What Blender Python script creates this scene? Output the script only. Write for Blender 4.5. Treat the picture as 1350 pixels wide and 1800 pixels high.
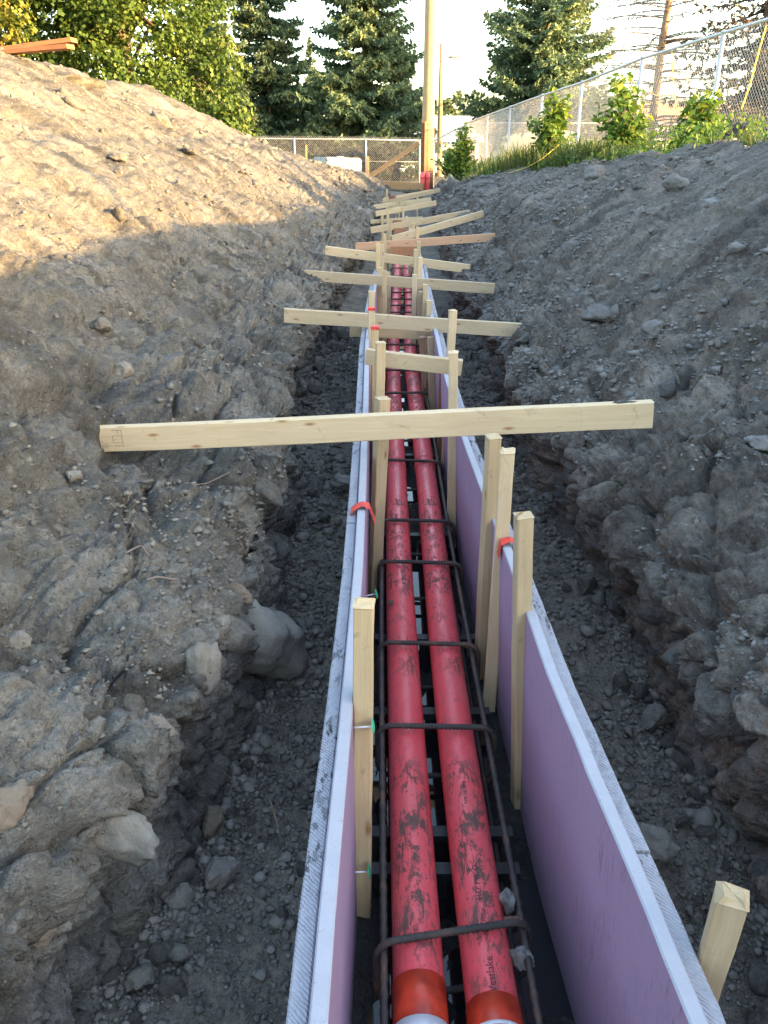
import bpy, bmesh, math, random
import numpy as np
from mathutils import Vector, Matrix

for o in list(bpy.data.objects):
    bpy.data.objects.remove(o)
SC = bpy.context.scene
COL = SC.collection
R = math.radians

# ------------------------------------------------------------------ camera, sky, sun, exposure
CAM_Z = 1.70
FPX = 1450.0                                   # focal length in pixels of the 1350 x 1800 photograph
PITCH = math.atan(635 / FPX)
cam = bpy.data.cameras.new('camera')
cam.sensor_fit = 'VERTICAL'
cam.sensor_height = 36.0
cam.lens = 36.0 * FPX / 1800.0
cam.clip_start = 0.05
cam.clip_end = 4000
camo = bpy.data.objects.new('camera', cam)
COL.objects.link(camo)
camo.location = (0, 0, CAM_Z)
camo.rotation_euler = (math.pi / 2 - PITCH, 0, 0)
SC.camera = camo

SUN_EL, SUN_AZ = 9.6, 112.0                    # azimuth clockwise from +Y
world = bpy.data.worlds.new("World")
SC.world = world
world.use_nodes = True
wn = world.node_tree.nodes
sky = wn.new('ShaderNodeTexSky')
sky.sky_type = 'NISHITA'
sky.sun_disc = False
sky.sun_elevation = R(SUN_EL)
sky.sun_rotation = R(SUN_AZ)
sky.dust_density = 1.7
sky.ozone_density = 0.6
world.node_tree.links.new(sky.outputs[0], wn['Background'].inputs[0])
wn['Background'].inputs[1].default_value = 0.15
sun = bpy.data.lights.new('sun', 'SUN')
sun.energy = 3.35
sun.angle = R(0.7)
sun.color = (1.0, 0.63, 0.27)
suno = bpy.data.objects.new('sun', sun)
COL.objects.link(suno)
sd = Vector((math.sin(R(SUN_AZ)) * math.cos(R(SUN_EL)), math.cos(R(SUN_AZ)) * math.cos(R(SUN_EL)), math.sin(R(SUN_EL))))
suno.rotation_euler = sd.to_track_quat('Z', 'Y').to_euler()
SC.view_settings.view_transform = 'Standard'
SC.view_settings.look = 'None'
SC.view_settings.gamma = 1.0
SC.view_settings.use_curve_mapping = False
SC.view_settings.exposure = 3.25
SC.cycles.max_bounces = 8
SC.cycles.transparent_max_bounces = 12
SC.cycles.use_denoising = True

rng = np.random.default_rng(7)
random.seed(7)

# ------------------------------------------------------------------ measuring from the photograph
_c, _s = math.cos(PITCH), math.sin(PITCH)


def at(px, py, Y):
    """world point seen at photo pixel (px, py) at distance Y along the trench"""
    u, v = (px - 675) / FPX, (900 - py) / FPX
    t = Y / (_c + _s * v)
    return Vector((u * t, Y, CAM_Z + (-_s + _c * v) * t))


def atz(px, py, z):
    u, v = (px - 675) / FPX, (900 - py) / FPX
    t = (z - CAM_Z) / (-_s + _c * v)
    return Vector((u * t, (_c + _s * v) * t, z))


# ------------------------------------------------------------------ noise (numpy)
def _hash(ix, iy, iz, seed):
    h = (ix * 374761393 + iy * 668265263 + iz * 2147483647 + seed * 974634777) & 0xFFFFFFFF
    h = ((h ^ (h >> 13)) * 1274126177) & 0xFFFFFFFF
    h = ((h ^ (h >> 16)) * 2246822519) & 0xFFFFFFFF
    return (h ^ (h >> 15)) & 0xFFFFFFFF


def vnoise(p, seed=0):
    f = np.floor(p)
    i = f.astype(np.int64)
    t = p - f
    t = t * t * t * (t * (t * 6 - 15) + 10)
    out = 0
    for dx in (0, 1):
        wx = t[:, 0] if dx else 1 - t[:, 0]
        for dy in (0, 1):
            wy = t[:, 1] if dy else 1 - t[:, 1]
            for dz in (0, 1):
                wz = t[:, 2] if dz else 1 - t[:, 2]
                out = out + wx * wy * wz * (_hash(i[:, 0] + dx, i[:, 1] + dy, i[:, 2] + dz, seed) / 2147483648.0 - 1)
    return out


ROT = np.array([[0.36, 0.48, -0.8], [-0.8, 0.6, 0.0], [0.48, 0.64, 0.6]])


def fbm(p, octv=4, seed=0, gain=0.5):
    a, s, q = 1.0, 0.0, p
    for k in range(octv):
        s = s + a * vnoise(q, seed + k)
        a *= gain
        q = (q @ ROT) * 2.03 + 17.3
    return s


def worley(p, seed=0):
    f = np.floor(p).astype(np.int64)
    d1 = np.full(len(p), 9.0)
    d2 = np.full(len(p), 9.0)
    rid = np.zeros(len(p))
    fac = np.zeros(len(p))
    for dx in (-1, 0, 1):
        for dy in (-1, 0, 1):
            for dz in (-1, 0, 1):
                ix, iy, iz = f[:, 0] + dx, f[:, 1] + dy, f[:, 2] + dz
                qx = ix + _hash(ix, iy, iz, seed) / 4294967296.0
                qy = iy + _hash(ix, iy, iz, seed + 11) / 4294967296.0
                qz = iz + _hash(ix, iy, iz, seed + 23) / 4294967296.0
                d = np.sqrt((p[:, 0] - qx) ** 2 + (p[:, 1] - qy) ** 2 + (p[:, 2] - qz) ** 2)
                cl = d < d1
                d2 = np.where(cl, d1, np.minimum(d2, d))
                hh_ = _hash(ix, iy, iz, seed + 37)
                rid = np.where(cl, hh_ / 4294967296.0, rid)
                fac = np.where(cl, (p[:, 0] - qx) * ((hh_ & 255) / 128 - 1) + (p[:, 1] - qy) * (((hh_ >> 8) & 255) / 128 - 1) + (p[:, 2] - qz) * (((hh_ >> 16) & 255) / 128 - 1), fac)
                d1 = np.minimum(d1, d)
    return d1, d2, rid, fac


def sst(a, b, x):
    t = np.clip((x - a) / (b - a), 0, 1)
    return t * t * (3 - 2 * t)


# ------------------------------------------------------------------ materials
class NT:
    def __init__(self, name):
        self.m = bpy.data.materials.new(name)
        self.m.use_nodes = True
        self.t = self.m.node_tree
        self.b = self.t.nodes['Principled BSDF']
        self.out = self.t.nodes['Material Output']

    def n(self, typ, **kw):
        nd = self.t.nodes.new('ShaderNode' + typ)
        for k, v in kw.items():
            if k.startswith('i_'):
                self.set(nd.inputs[k[2:]], v)
            elif k.startswith('n_'):
                self.set(nd.inputs[int(k[2:])], v)
            else:
                setattr(nd, k, v)
        return nd

    def set(self, sock, v):
        if hasattr(v, 'is_linked') or isinstance(v, bpy.types.NodeSocket):
            self.t.links.new(v, sock)
        else:
            if isinstance(v, tuple) and len(v) == 3 and sock.type == 'RGBA':
                v = (*v, 1)
            sock.default_value = v

    def coord(self, scale=(1, 1, 1), kind='Object', rnd=False):
        tc = self.n('TexCoord')
        mp = self.n('Mapping', i_Scale=scale)
        self.set(mp.inputs[0], tc.outputs[kind])
        if rnd:
            oi = self.n('ObjectInfo')
            mu = self.n('Math', operation='MULTIPLY', n_0=oi.outputs['Random'], n_1=37.0)
            cb = self.n('CombineXYZ', n_0=mu.outputs[0], n_1=mu.outputs[0], n_2=mu.outputs[0])
            self.set(mp.inputs[1], cb.outputs[0])
        return mp.outputs[0]

    def noise(self, co, scale, detail=4, rough=0.6, dist=0.0):
        return self.n('TexNoise', i_Vector=co, i_Scale=scale, i_Detail=detail, i_Roughness=rough, i_Distortion=dist).outputs[0]

    def ramp(self, fac, stops, interp='LINEAR'):
        r = self.n('ValToRGB', n_0=fac)
        r.color_ramp.interpolation = interp
        e = r.color_ramp.elements
        while len(e) < len(stops):
            e.new(0.5)
        for el, (p, c) in zip(e, stops):
            el.position = p
            el.color = (*c, 1) if isinstance(c, tuple) else (c, c, c, 1)
        return r.outputs[0]

    def mix(self, fac, a, b, mode='MIX'):
        m = self.n('Mix', data_type='RGBA', blend_type=mode)
        self.set(m.inputs[0], fac)
        self.set(m.inputs[6], a)
        self.set(m.inputs[7], b)
        return m.outputs[2]

    def math(self, op, a, b=0.0):
        return self.n('Math', operation=op, n_0=a, n_1=b).outputs[0]

    def bump(self, h, strength=0.5, dist=0.01, prev=None):
        b = self.n('Bump', i_Strength=strength, i_Distance=dist, i_Height=h)
        if prev is not None:
            self.set(b.inputs['Normal'], prev)
        return b.outputs[0]

    def fin(self, col=None, rough=None, nrm=None, spec=None):
        if col is not None:
            self.set(self.b.inputs['Base Color'], col)
        if rough is not None:
            self.set(self.b.inputs['Roughness'], rough)
        if nrm is not None:
            self.set(self.b.inputs['Normal'], nrm)
        if spec is not None:
            self.b.inputs['Specular IOR Level'].default_value = spec
        return self.m


def earth(name, dark, mid, light, tint, damp=0.85, pebble=1.0, streak=0.0):
    t = NT(name)
    co = t.coord()
    n1 = t.noise(co, 1.3, 6, 0.65, 0.4)
    n2 = t.noise(co, 9.0, 6, 0.7)
    n3 = t.noise(co, 60.0, 4, 0.75)
    base = t.ramp(t.math('ADD', t.math('MULTIPLY', n1, 0.45), t.math('MULTIPLY', n2, 0.55)),
                  [(0.36, dark), (0.5, mid), (0.66, light)])
    base = t.mix(t.ramp(t.noise(co, 3.1, 5, 0.6, 1.0), [(0.56, 0.0), (0.72, 0.7)]), base, tint)
    if streak:                                    # damper soil dragged down the slope
        sm = t.ramp(t.noise(t.coord((0.55, 2.1, 0.55)), 1.1, 8, 0.66, 0.8), [(0.46, 0.0), (0.60, streak)])
        base = t.mix(sm, base, tuple(c * 0.62 for c in dark))
        sl = t.ramp(t.noise(t.coord((0.5, 2.6, 0.5)), 1.9, 6, 0.65, 0.5), [(0.55, 0.0), (0.70, streak)])
        base = t.mix(sl, base, tuple(min(1, c * 1.12) for c in light))
    base = t.mix(0.55, base, t.ramp(n3, [(0.25, 0.35), (0.5, 0.85), (0.75, 1.45)]), 'MULTIPLY')
    v = t.n('TexVoronoi', i_Vector=co, i_Scale=70.0, feature='F1')
    peb = t.ramp(v.outputs['Distance'], [(0.0, 1.0), (0.42, 0.0)])
    pc = t.n('SeparateColor', n_0=v.outputs['Color'])
    pm = t.math('MULTIPLY', peb, t.math('GREATER_THAN', pc.outputs[0], 0.55))
    base = t.mix(t.math('MULTIPLY', pm, 0.6 * pebble), base, t.mix(pc.outputs[1], dark, tuple(min(1, c * 1.35) for c in light)))
    v2 = t.n('TexVoronoi', i_Vector=t.mix(0.03, co, t.n('TexNoise', i_Vector=co, i_Scale=20.0).outputs[1]), i_Scale=34.0, feature='F1')
    c2 = t.n('SeparateColor', n_0=v2.outputs['Color'])
    gm = t.ramp(t.noise(t.coord((0.6, 1.8, 0.6)), 2.3, 5, 0.65), [(0.47, 0.0), (0.62, 0.55)])
    gcol = t.mix(1.0, t.ramp(c2.outputs[0], [(0.0, 0.55), (0.6, 1.0), (1.0, 1.55)]), t.ramp(v2.outputs['Distance'], [(0.30, 1.0), (0.62, 0.35)]), 'MULTIPLY')
    base = t.mix(gm, base, t.mix(1.0, base, gcol, 'MULTIPLY'))
    h = t.math('ADD', t.math('MULTIPLY', n3, 0.7), t.math('MULTIPLY', pm, 0.6))
    h = t.math('SUBTRACT', h, t.math('MULTIPLY', t.math('MULTIPLY', v2.outputs['Distance'], gm), 1.1))
    nb = t.bump(h, 1.0, 0.014)
    fine = t.noise(co, 170.0, 3, 0.7)
    nb = t.bump(fine, 0.8, 0.006, nb)
    nb = t.bump(t.noise(co, 22.0, 5, 0.72), 0.9, 0.022, nb)
    return t.fin(base, damp, nb, 0.25)


M = {}
M['earth_dry'] = earth('dry_clay_spoil', (0.092, 0.086, 0.076), (0.163, 0.153, 0.133), (0.243, 0.226, 0.195), (0.208, 0.182, 0.134), streak=0.75)
M['earth_damp'] = earth('grey_clay_spoil', (0.102, 0.089, 0.077), (0.183, 0.160, 0.136), (0.290, 0.254, 0.213), (0.163, 0.124, 0.092), streak=0.7)
M['floor'] = earth('dark_trench_gravel', (0.109, 0.095, 0.078), (0.217, 0.189, 0.153), (0.363, 0.314, 0.253), (0.175, 0.153, 0.128), 0.85)
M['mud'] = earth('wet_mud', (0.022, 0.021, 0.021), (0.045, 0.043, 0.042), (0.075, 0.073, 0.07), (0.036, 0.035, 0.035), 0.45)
M['field'] = earth('field_soil', (0.06, 0.055, 0.04), (0.11, 0.098, 0.07), (0.17, 0.15, 0.11), (0.07, 0.09, 0.035))


def stone_mat(name, a, b, c):
    t = NT(name)
    co = t.coord(rnd=True)
    oi = t.n('ObjectInfo')
    n = t.noise(co, 3.0, 6, 0.7)
    col = t.ramp(n, [(0.3, a), (0.55, b), (0.75, c)])
    col = t.mix(0.6, col, t.ramp(oi.outputs['Random'], [(0, 0.6), (1, 1.25)]), 'MULTIPLY')
    at_ = t.n('Attribute', attribute_name='rnd')
    col = t.mix(0.75, col, t.ramp(at_.outputs['Fac'], [(0, 0.75), (0.5, 1.0), (1, 1.3)]), 'MULTIPLY')
    col = t.mix(t.ramp(t.noise(co, 7.0, 5, 0.7), [(0.5, 0.0), (0.7, 0.7)]), col, tuple(x * 0.55 for x in b))
    return t.fin(col, 0.85, t.bump(t.noise(co, 9.0, 6, 0.75), 0.9, 0.02), 0.3)


M['stone'] = stone_mat('dusty_stone', (0.146, 0.134, 0.116), (0.230, 0.210, 0.176), (0.342, 0.313, 0.264))
M['stone_pale'] = stone_mat('pale_boulder', (0.26, 0.24, 0.205), (0.38, 0.355, 0.30), (0.50, 0.47, 0.41))
M['stone_dark'] = stone_mat('grey_stone', (0.115, 0.110, 0.103), (0.196, 0.187, 0.175), (0.333, 0.316, 0.293))
M['stone_floor'] = stone_mat('trench_stone', (0.127, 0.116, 0.101), (0.241, 0.218, 0.190), (0.391, 0.357, 0.306))
M['stone_warm'] = stone_mat('warm_stone', (0.161, 0.124, 0.092), (0.230, 0.190, 0.144), (0.322, 0.270, 0.207))


def wood_mat(name, a, b, knot, grain=1.0, rough=0.75, dirt=0.15):
    t = NT(name)
    co = t.coord((1.2, 22, 22), rnd=True)
    g = t.noise(co, 2.2, 5, 0.65, 0.8)
    fine = t.noise(t.coord((6, 160, 160), rnd=True), 2.0, 3, 0.6)
    col = t.mix(t.ramp(g, [(0.3, 0.0), (0.7, 1.0)]), a, b)
    col = t.mix(0.22 * grain, col, t.ramp(fine, [(0.3, 0.55), (0.7, 1.15)]), 'MULTIPLY')
    sp = t.n('SeparateXYZ', n_0=t.coord(rnd=True))
    kc2 = t.n('CombineXYZ', n_0=t.math('MULTIPLY', sp.outputs[0], 3.6), n_1=t.math('MULTIPLY', t.math('ADD', sp.outputs[1], sp.outputs[2]), 11.0))
    kv = t.n('TexVoronoi', i_Vector=kc2.outputs[0], i_Scale=1.0, feature='F1', voronoi_dimensions='2D')
    kc = t.n('SeparateColor', n_0=kv.outputs['Color'])
    km = t.math('MULTIPLY', t.ramp(kv.outputs['Distance'], [(0.03, 1.0), (0.055, 0.5), (0.10, 0.0)]), t.math('GREATER_THAN', kc.outputs[0], 0.42))
    col = t.mix(t.math('MULTIPLY', km, 0.85), col, knot)
    big = t.noise(t.coord((1, 1, 1), rnd=True), 3.0, 3)
    oi = t.n('ObjectInfo')
    col = t.mix(1.0, col, t.ramp(oi.outputs['Random'], [(0, (0.76, 0.74, 0.74)), (0.5, (0.96, 0.95, 0.93)), (1, (1.10, 1.05, 0.98))]), 'MULTIPLY')
    dm = t.ramp(t.noise(t.coord(rnd=True), 14.0, 5, 0.7, 1.5), [(0.60, 0.0), (0.72, dirt)])
    col = t.mix(dm, col, (0.10, 0.09, 0.08))
    col = t.mix(0.25, col, t.ramp(big, [(0.35, 0.8), (0.7, 1.08)]), 'MULTIPLY')
    return t.fin(col, rough, t.bump(fine, 0.25, 0.002), 0.3)


M['pine'] = wood_mat('pale_pine', (0.516, 0.400, 0.251), (0.591, 0.480, 0.327), (0.250, 0.119, 0.046), dirt=0.5)
M['pine2'] = wood_mat('yellow_pine', (0.483, 0.359, 0.206), (0.566, 0.440, 0.274), (0.266, 0.128, 0.046), dirt=0.5)
M['pink_wood'] = wood_mat('reddish_fir', (0.440, 0.264, 0.168), (0.512, 0.336, 0.224), (0.200, 0.080, 0.040))
M['brown_wood'] = wood_mat('brown_form_board', (0.27, 0.13, 0.075), (0.36, 0.185, 0.105), (0.10, 0.05, 0.03), dirt=0.5)
M['old_wood'] = wood_mat('weathered_timber', (0.42, 0.24, 0.12), (0.55, 0.34, 0.18), (0.18, 0.09, 0.04), dirt=0.4)
M['orange_wood'] = wood_mat('orange_plank', (0.26, 0.105, 0.045), (0.36, 0.155, 0.065), (0.12, 0.05, 0.02))
M['dark_wood'] = wood_mat('dark_timber', (0.16, 0.085, 0.045), (0.24, 0.13, 0.07), (0.08, 0.04, 0.02), dirt=0.4)
M['pole'] = wood_mat('pole_wood', (0.340, 0.230, 0.128), (0.468, 0.332, 0.187), (0.128, 0.068, 0.034), dirt=0.35)
M['bark'] = wood_mat('bark', (0.10, 0.075, 0.055), (0.19, 0.14, 0.10), (0.06, 0.04, 0.03), dirt=0.5)
M['dead_bark'] = wood_mat('dead_bark', (0.22, 0.14, 0.09), (0.33, 0.23, 0.15), (0.12, 0.08, 0.05), dirt=0.5)
M['twig'] = wood_mat('dead_twig', (0.17, 0.14, 0.12), (0.25, 0.20, 0.17), (0.12, 0.1, 0.08), dirt=0.2)


def plain(name, col, rough=0.6, spec=0.5, metal=0.0, var=0.15, scale=30.0):
    t = NT(name)
    n = t.noise(t.coord(rnd=True), scale, 4)
    c = t.mix(1.0, col, t.ramp(n, [(0.3, 1 - var), (0.7, 1 + var)]), 'MULTIPLY')
    t.b.inputs['Metallic'].default_value = metal
    return t.fin(c, rough, t.bump(n, 0.1, 0.002), spec)


def pipe_mat():
    t = NT('red_pvc')
    co = t.coord()
    col = t.mix(t.noise(co, 4.0, 3), (0.84, 0.078, 0.092), (0.92, 0.125, 0.140))
    geo = t.n('NewGeometry')
    up = t.n('SeparateXYZ', n_0=geo.outputs['Normal']).outputs[2]
    crown = t.ramp(up, [(0.25, 0.0), (0.85, 1.0)])
    streak = t.noise(t.coord((1.0, 0.22, 1.0)), 45.0, 6, 0.75, 1.2)
    blot = t.noise(t.coord((1.0, 0.7, 1.0)), 11.0, 9, 0.85, 0.5)
    m = t.ramp(t.math('ADD', t.math('MULTIPLY', streak, 0.45), t.math('MULTIPLY', blot, 0.55)), [(0.495, 0.0), (0.54, 1.0)])
    specks = t.ramp(t.noise(t.coord((1.0, 0.5, 1.0)), 120.0, 4, 0.7), [(0.63, 0.0), (0.66, 0.9)])
    clump = t.ramp(t.noise(co, 2.6, 4, 0.6), [(0.40, 0.15), (0.56, 1.0)])
    m = t.math('MULTIPLY', m, clump)
    m = t.math('MULTIPLY', t.math('MAXIMUM', m, specks), t.math('ADD', t.math('MULTIPLY', crown, 0.85), 0.10))
    dirt = t.mix(t.noise(co, 200.0, 2), (0.05, 0.033, 0.026), (0.15, 0.10, 0.075))
    col = t.mix(m, col, dirt)
    dust = t.ramp(t.noise(co, 6.0, 5, 0.7), [(0.45, 0.0), (0.75, 0.22)])
    col = t.mix(dust, col, (0.52, 0.24, 0.22))
    ro = t.math('ADD', t.math('MULTIPLY', m, 0.45), 0.30)
    return t.fin(col, ro, t.bump(m, 0.4, 0.002), 0.45)


M['pipe'] = pipe_mat()
M['orange'] = plain('orange_primer', (0.60, 0.050, 0.020), 0.35, 0.5, 0, 0.35, 25)
M['white_pvc'] = plain('white_pvc', (0.70, 0.70, 0.72), 0.4, 0.5, 0, 0.12)
M['ink'] = plain('black_ink', (0.07, 0.02, 0.025), 0.6)
M['stamp'] = plain('stamp_ink', (0.20, 0.15, 0.10), 0.8)
M['red_tape'] = plain('red_tape', (0.62, 0.05, 0.035), 0.5)
M['green'] = plain('green_plastic', (0.03, 0.36, 0.20), 0.4)
M['yellow'] = plain('yellow_rope', (0.72, 0.50, 0.05), 0.6)
M['galv'] = plain('galvanised_steel', (0.425, 0.425, 0.425), 0.45, 0.5, 0.35, 0.15)
M['wire'] = plain('galvanised_wire', (0.42, 0.41, 0.40), 0.5, 0.5, 0.2, 0.1)
M['black_plastic'] = plain('black_plastic', (0.02, 0.02, 0.022), 0.5)
M['concrete'] = plain('concrete', (0.19, 0.185, 0.175), 0.9, 0.3, 0, 0.4, 40)
M['white_paint'] = plain('white_siding', (0.637, 0.637, 0.629), 0.6)
M['grey_roof'] = plain('grey_roof', (0.26, 0.29, 0.34), 0.7)
M['blue_wall'] = plain('blue_grey_cladding', (0.42, 0.48, 0.56), 0.6)
M['car_paint'] = plain('pale_blue_paint', (0.42, 0.58, 0.64), 0.25, 0.5, 0.1, 0.05)
M['glass'] = plain('dark_glass', (0.04, 0.07, 0.09), 0.08, 0.6, 0, 0.05)
M['rubber'] = plain('rubber', (0.02, 0.02, 0.02), 0.8)
M['orange_stake'] = plain('orange_paint', (0.75, 0.28, 0.03), 0.5)


def rebar_mat():
    t = NT('rebar_steel')
    co = t.coord(rnd=True)
    n = t.noise(co, 12.0, 5, 0.7)
    col = t.ramp(n, [(0.35, (0.030, 0.028, 0.030)), (0.55, (0.060, 0.048, 0.042)), (0.72, (0.16, 0.085, 0.05))])
    return t.fin(col, 0.6, t.bump(t.noise(co, 150, 3), 0.4, 0.002), 0.4)


M['rebar'] = rebar_mat()
M['rust'] = plain('rusted_steel', (0.22, 0.12, 0.075), 0.8, 0.3, 0, 0.5, 60)


def foam_face():
    t = NT('pink_foam_face')
    co = t.coord()
    col = t.mix(t.noise(co, 2.0, 4), (0.285, 0.19, 0.275), (0.36, 0.245, 0.335))
    sc = t.noise(t.coord((1, 1.2, 5.0)), 16.0, 6, 0.8, 0.6)
    scr = t.ramp(t.noise(t.coord((1, 14, 1.2)), 9.0, 5, 0.75), [(0.56, 0.0), (0.63, 0.7)])
    patch = t.ramp(t.noise(co, 4.5, 5, 0.65), [(0.42, 0.0), (0.58, 1.0)])
    col = t.mix(t.math('MULTIPLY', scr, patch), col, (0.10, 0.085, 0.13))
    stain = t.ramp(sc, [(0.46, 0.0), (0.68, 0.5)])
    col = t.mix(stain, col, (0.26, 0.20, 0.33))
    return t.fin(col, 0.6, t.bump(t.noise(co, 90, 3), 0.15, 0.002), 0.3)


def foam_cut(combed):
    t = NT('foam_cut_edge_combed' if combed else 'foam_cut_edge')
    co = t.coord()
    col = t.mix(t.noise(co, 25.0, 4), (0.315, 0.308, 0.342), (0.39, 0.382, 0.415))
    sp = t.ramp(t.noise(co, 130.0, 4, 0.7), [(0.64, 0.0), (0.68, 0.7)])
    if combed:
        w = t.n('TexWave', i_Vector=t.coord((1, 1, 0)), i_Scale=75.0, i_Distortion=3.5, i_Detail=2.0)
        w.bands_direction = 'DIAGONAL'
        w.bands_direction = 'DIAGONAL'
        g = t.ramp(w.outputs[0], [(0.18, 1.0), (0.42, 0.0)])
        pa = t.ramp(t.noise(t.coord((4, 1, 1)), 5.0, 5, 0.7), [(0.40, 0.12), (0.60, 1.0)])
        blot = t.ramp(t.noise(t.coord((2.5, 1, 1)), 16.0, 6, 0.75), [(0.53, 0.0), (0.58, 1.0)])
        blot = t.math('MULTIPLY', blot, t.ramp(t.noise(co, 1.7, 2), [(0.45, 0.0), (0.6, 1.0)]))
        col = t.mix(t.math('MULTIPLY', g, t.math('MULTIPLY', pa, t.ramp(t.noise(co, 60.0, 3), [(0.38, 0.05), (0.6, 0.8)]))), col, (0.10, 0.10, 0.12))
        col = t.mix(blot, col, (0.035, 0.035, 0.04))
        nb = t.bump(w.outputs[0], 0.6, 0.004)
    else:
        nb = t.bump(t.noise(co, 200, 3), 0.3, 0.002)
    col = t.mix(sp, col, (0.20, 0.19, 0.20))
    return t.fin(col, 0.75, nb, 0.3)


M['foam'] = foam_face()
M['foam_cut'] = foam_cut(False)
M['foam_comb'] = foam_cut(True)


def water_mat():
    t = NT('still_water')
    n = t.noise(t.coord(), 6.0, 3)
    return t.fin((0.012, 0.014, 0.017), 0.03, t.bump(n, 0.04, 0.01), 0.5)


M['water'] = water_mat()


def leaf_mat(name, stops, trans=0.3, rough=0.55):
    t = NT(name)
    a = t.n('Attribute', attribute_name='rnd').outputs['Fac']
    col = t.ramp(a, stops)
    t.fin(col, rough, None, 0.25)
    tr = t.n('BsdfTranslucent', n_0=col)
    mx = t.n('MixShader', n_0=trans)
    t.set(mx.inputs[1], t.b.outputs[0])
    t.set(mx.inputs[2], tr.outputs[0])
    t.t.links.new(mx.outputs[0], t.out.inputs[0])
    return t.m


M['maple'] = leaf_mat('maple_leaf', [(0, (0.030, 0.058, 0.012)), (0.55, (0.062, 0.108, 0.017)), (0.95, (0.11, 0.145, 0.023)), (1, (0.18, 0.11, 0.035))])
M['maple2'] = leaf_mat('yellowing_maple_leaf', [(0, (0.06, 0.08, 0.014)), (0.6, (0.13, 0.14, 0.02)), (1, (0.24, 0.16, 0.035))])
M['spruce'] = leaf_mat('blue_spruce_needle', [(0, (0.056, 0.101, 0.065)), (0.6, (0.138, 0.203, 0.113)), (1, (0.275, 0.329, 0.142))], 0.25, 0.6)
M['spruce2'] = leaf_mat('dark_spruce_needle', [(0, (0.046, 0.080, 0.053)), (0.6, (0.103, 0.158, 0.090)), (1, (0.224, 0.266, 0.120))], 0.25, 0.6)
M['brown_spruce'] = leaf_mat('browning_needle', [(0, (0.06, 0.05, 0.035)), (0.6, (0.13, 0.10, 0.065)), (1, (0.14, 0.14, 0.07))], 0.15, 0.7)
M['shrub'] = leaf_mat('sapling_leaf', [(0, (0.046, 0.098, 0.021)), (0.6, (0.117, 0.208, 0.034)), (1, (0.338, 0.364, 0.052))], 0.4)
M['grass'] = leaf_mat('grass_blade', [(0, (0.058, 0.098, 0.026)), (0.6, (0.124, 0.169, 0.046)), (0.9, (0.286, 0.247, 0.104)), (1, (0.442, 0.364, 0.169))], 0.35)
M['hedge'] = leaf_mat('shade_dark_leaf', [(0, (0.010, 0.016, 0.008)), (1, (0.030, 0.042, 0.018))], 0.1)  # near-black: shade under the spruces put into the leaf colour
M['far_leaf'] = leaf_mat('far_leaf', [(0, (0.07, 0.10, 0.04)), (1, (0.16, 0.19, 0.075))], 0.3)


# ------------------------------------------------------------------ mesh helpers
def mesh(name, v, f, mats, smooth=True, rnd=None, midx=None):
    v = np.asarray(v, dtype=np.float32)
    me = bpy.data.meshes.new(name)
    if isinstance(f, np.ndarray):
        k = f.shape[1]
        me.vertices.add(len(v))
        me.vertices.foreach_set('co', v.ravel())
        me.loops.add(f.size)
        me.loops.foreach_set('vertex_index', f.astype(np.int32).ravel())
        me.polygons.add(len(f))
        me.polygons.foreach_set('loop_start', np.arange(0, f.size, k, dtype=np.int32))
    else:
        me.from_pydata([tuple(map(float, x)) for x in v], [], f)
    if smooth:
        me.polygons.foreach_set('use_smooth', np.ones(len(me.polygons), dtype=bool))
    if midx is not None:
        me.polygons.foreach_set('material_index', np.asarray(midx, dtype=np.int32))
    me.update(calc_edges=True)
    if rnd is not None:
        a = me.attributes.new('rnd', 'FLOAT', 'FACE')
        a.data.foreach_set('value', np.asarray(rnd, dtype=np.float32))
    for m in (mats if isinstance(mats, (list, tuple)) else [mats]):
        me.materials.append(M[m])
    return me


def obj(name, me, parent=None, label=None, cat=None, group=None, kind=None, mw=None, loc=None):
    o = bpy.data.objects.new(name, me)
    COL.objects.link(o)
    if mw is not None:
        o.matrix_world = mw
    if loc is not None:
        o.location = loc
    if parent is not None:
        o.parent = parent
    for k, v in (('label', label), ('category', cat), ('group', group), ('kind', kind)):
        if v:
            o[k] = v
    return o


def empty(name, loc, label=None, cat=None, group=None):
    return obj(name, None, None, label, cat, group, None, None, loc)


class MB:
    """collects polygons into one mesh"""

    def __init__(self):
        self.v, self.f, self.mi = [], [], []

    def add(self, v, f, mi=0):
        k = len(self.v)
        self.v += [tuple(map(float, x)) for x in v]
        self.f += [tuple(i + k for i in q) for q in f]
        self.mi += [mi] * len(f)
        return self

    def box(self, x0, x1, y0, y1, z0, z1, mi=0):
        v = [(x, y, z) for z in (z0, z1) for x, y in ((x0, y0), (x1, y0), (x1, y1), (x0, y1))]
        return self.add(v, [(3, 2, 1, 0), (4, 5, 6, 7), (0, 1, 5, 4), (1, 2, 6, 5), (2, 3, 7, 6), (3, 0, 4, 7)], mi)

    def tube(self, pts, rad, n=8, mi=0, caps=True):
        v, f = sweep(pts, rad, n, caps)
        return self.add(v, f, mi)

    def mesh(self, name, mats, smooth=False):
        return mesh(name, self.v, self.f, mats, smooth, None, self.mi)


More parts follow.
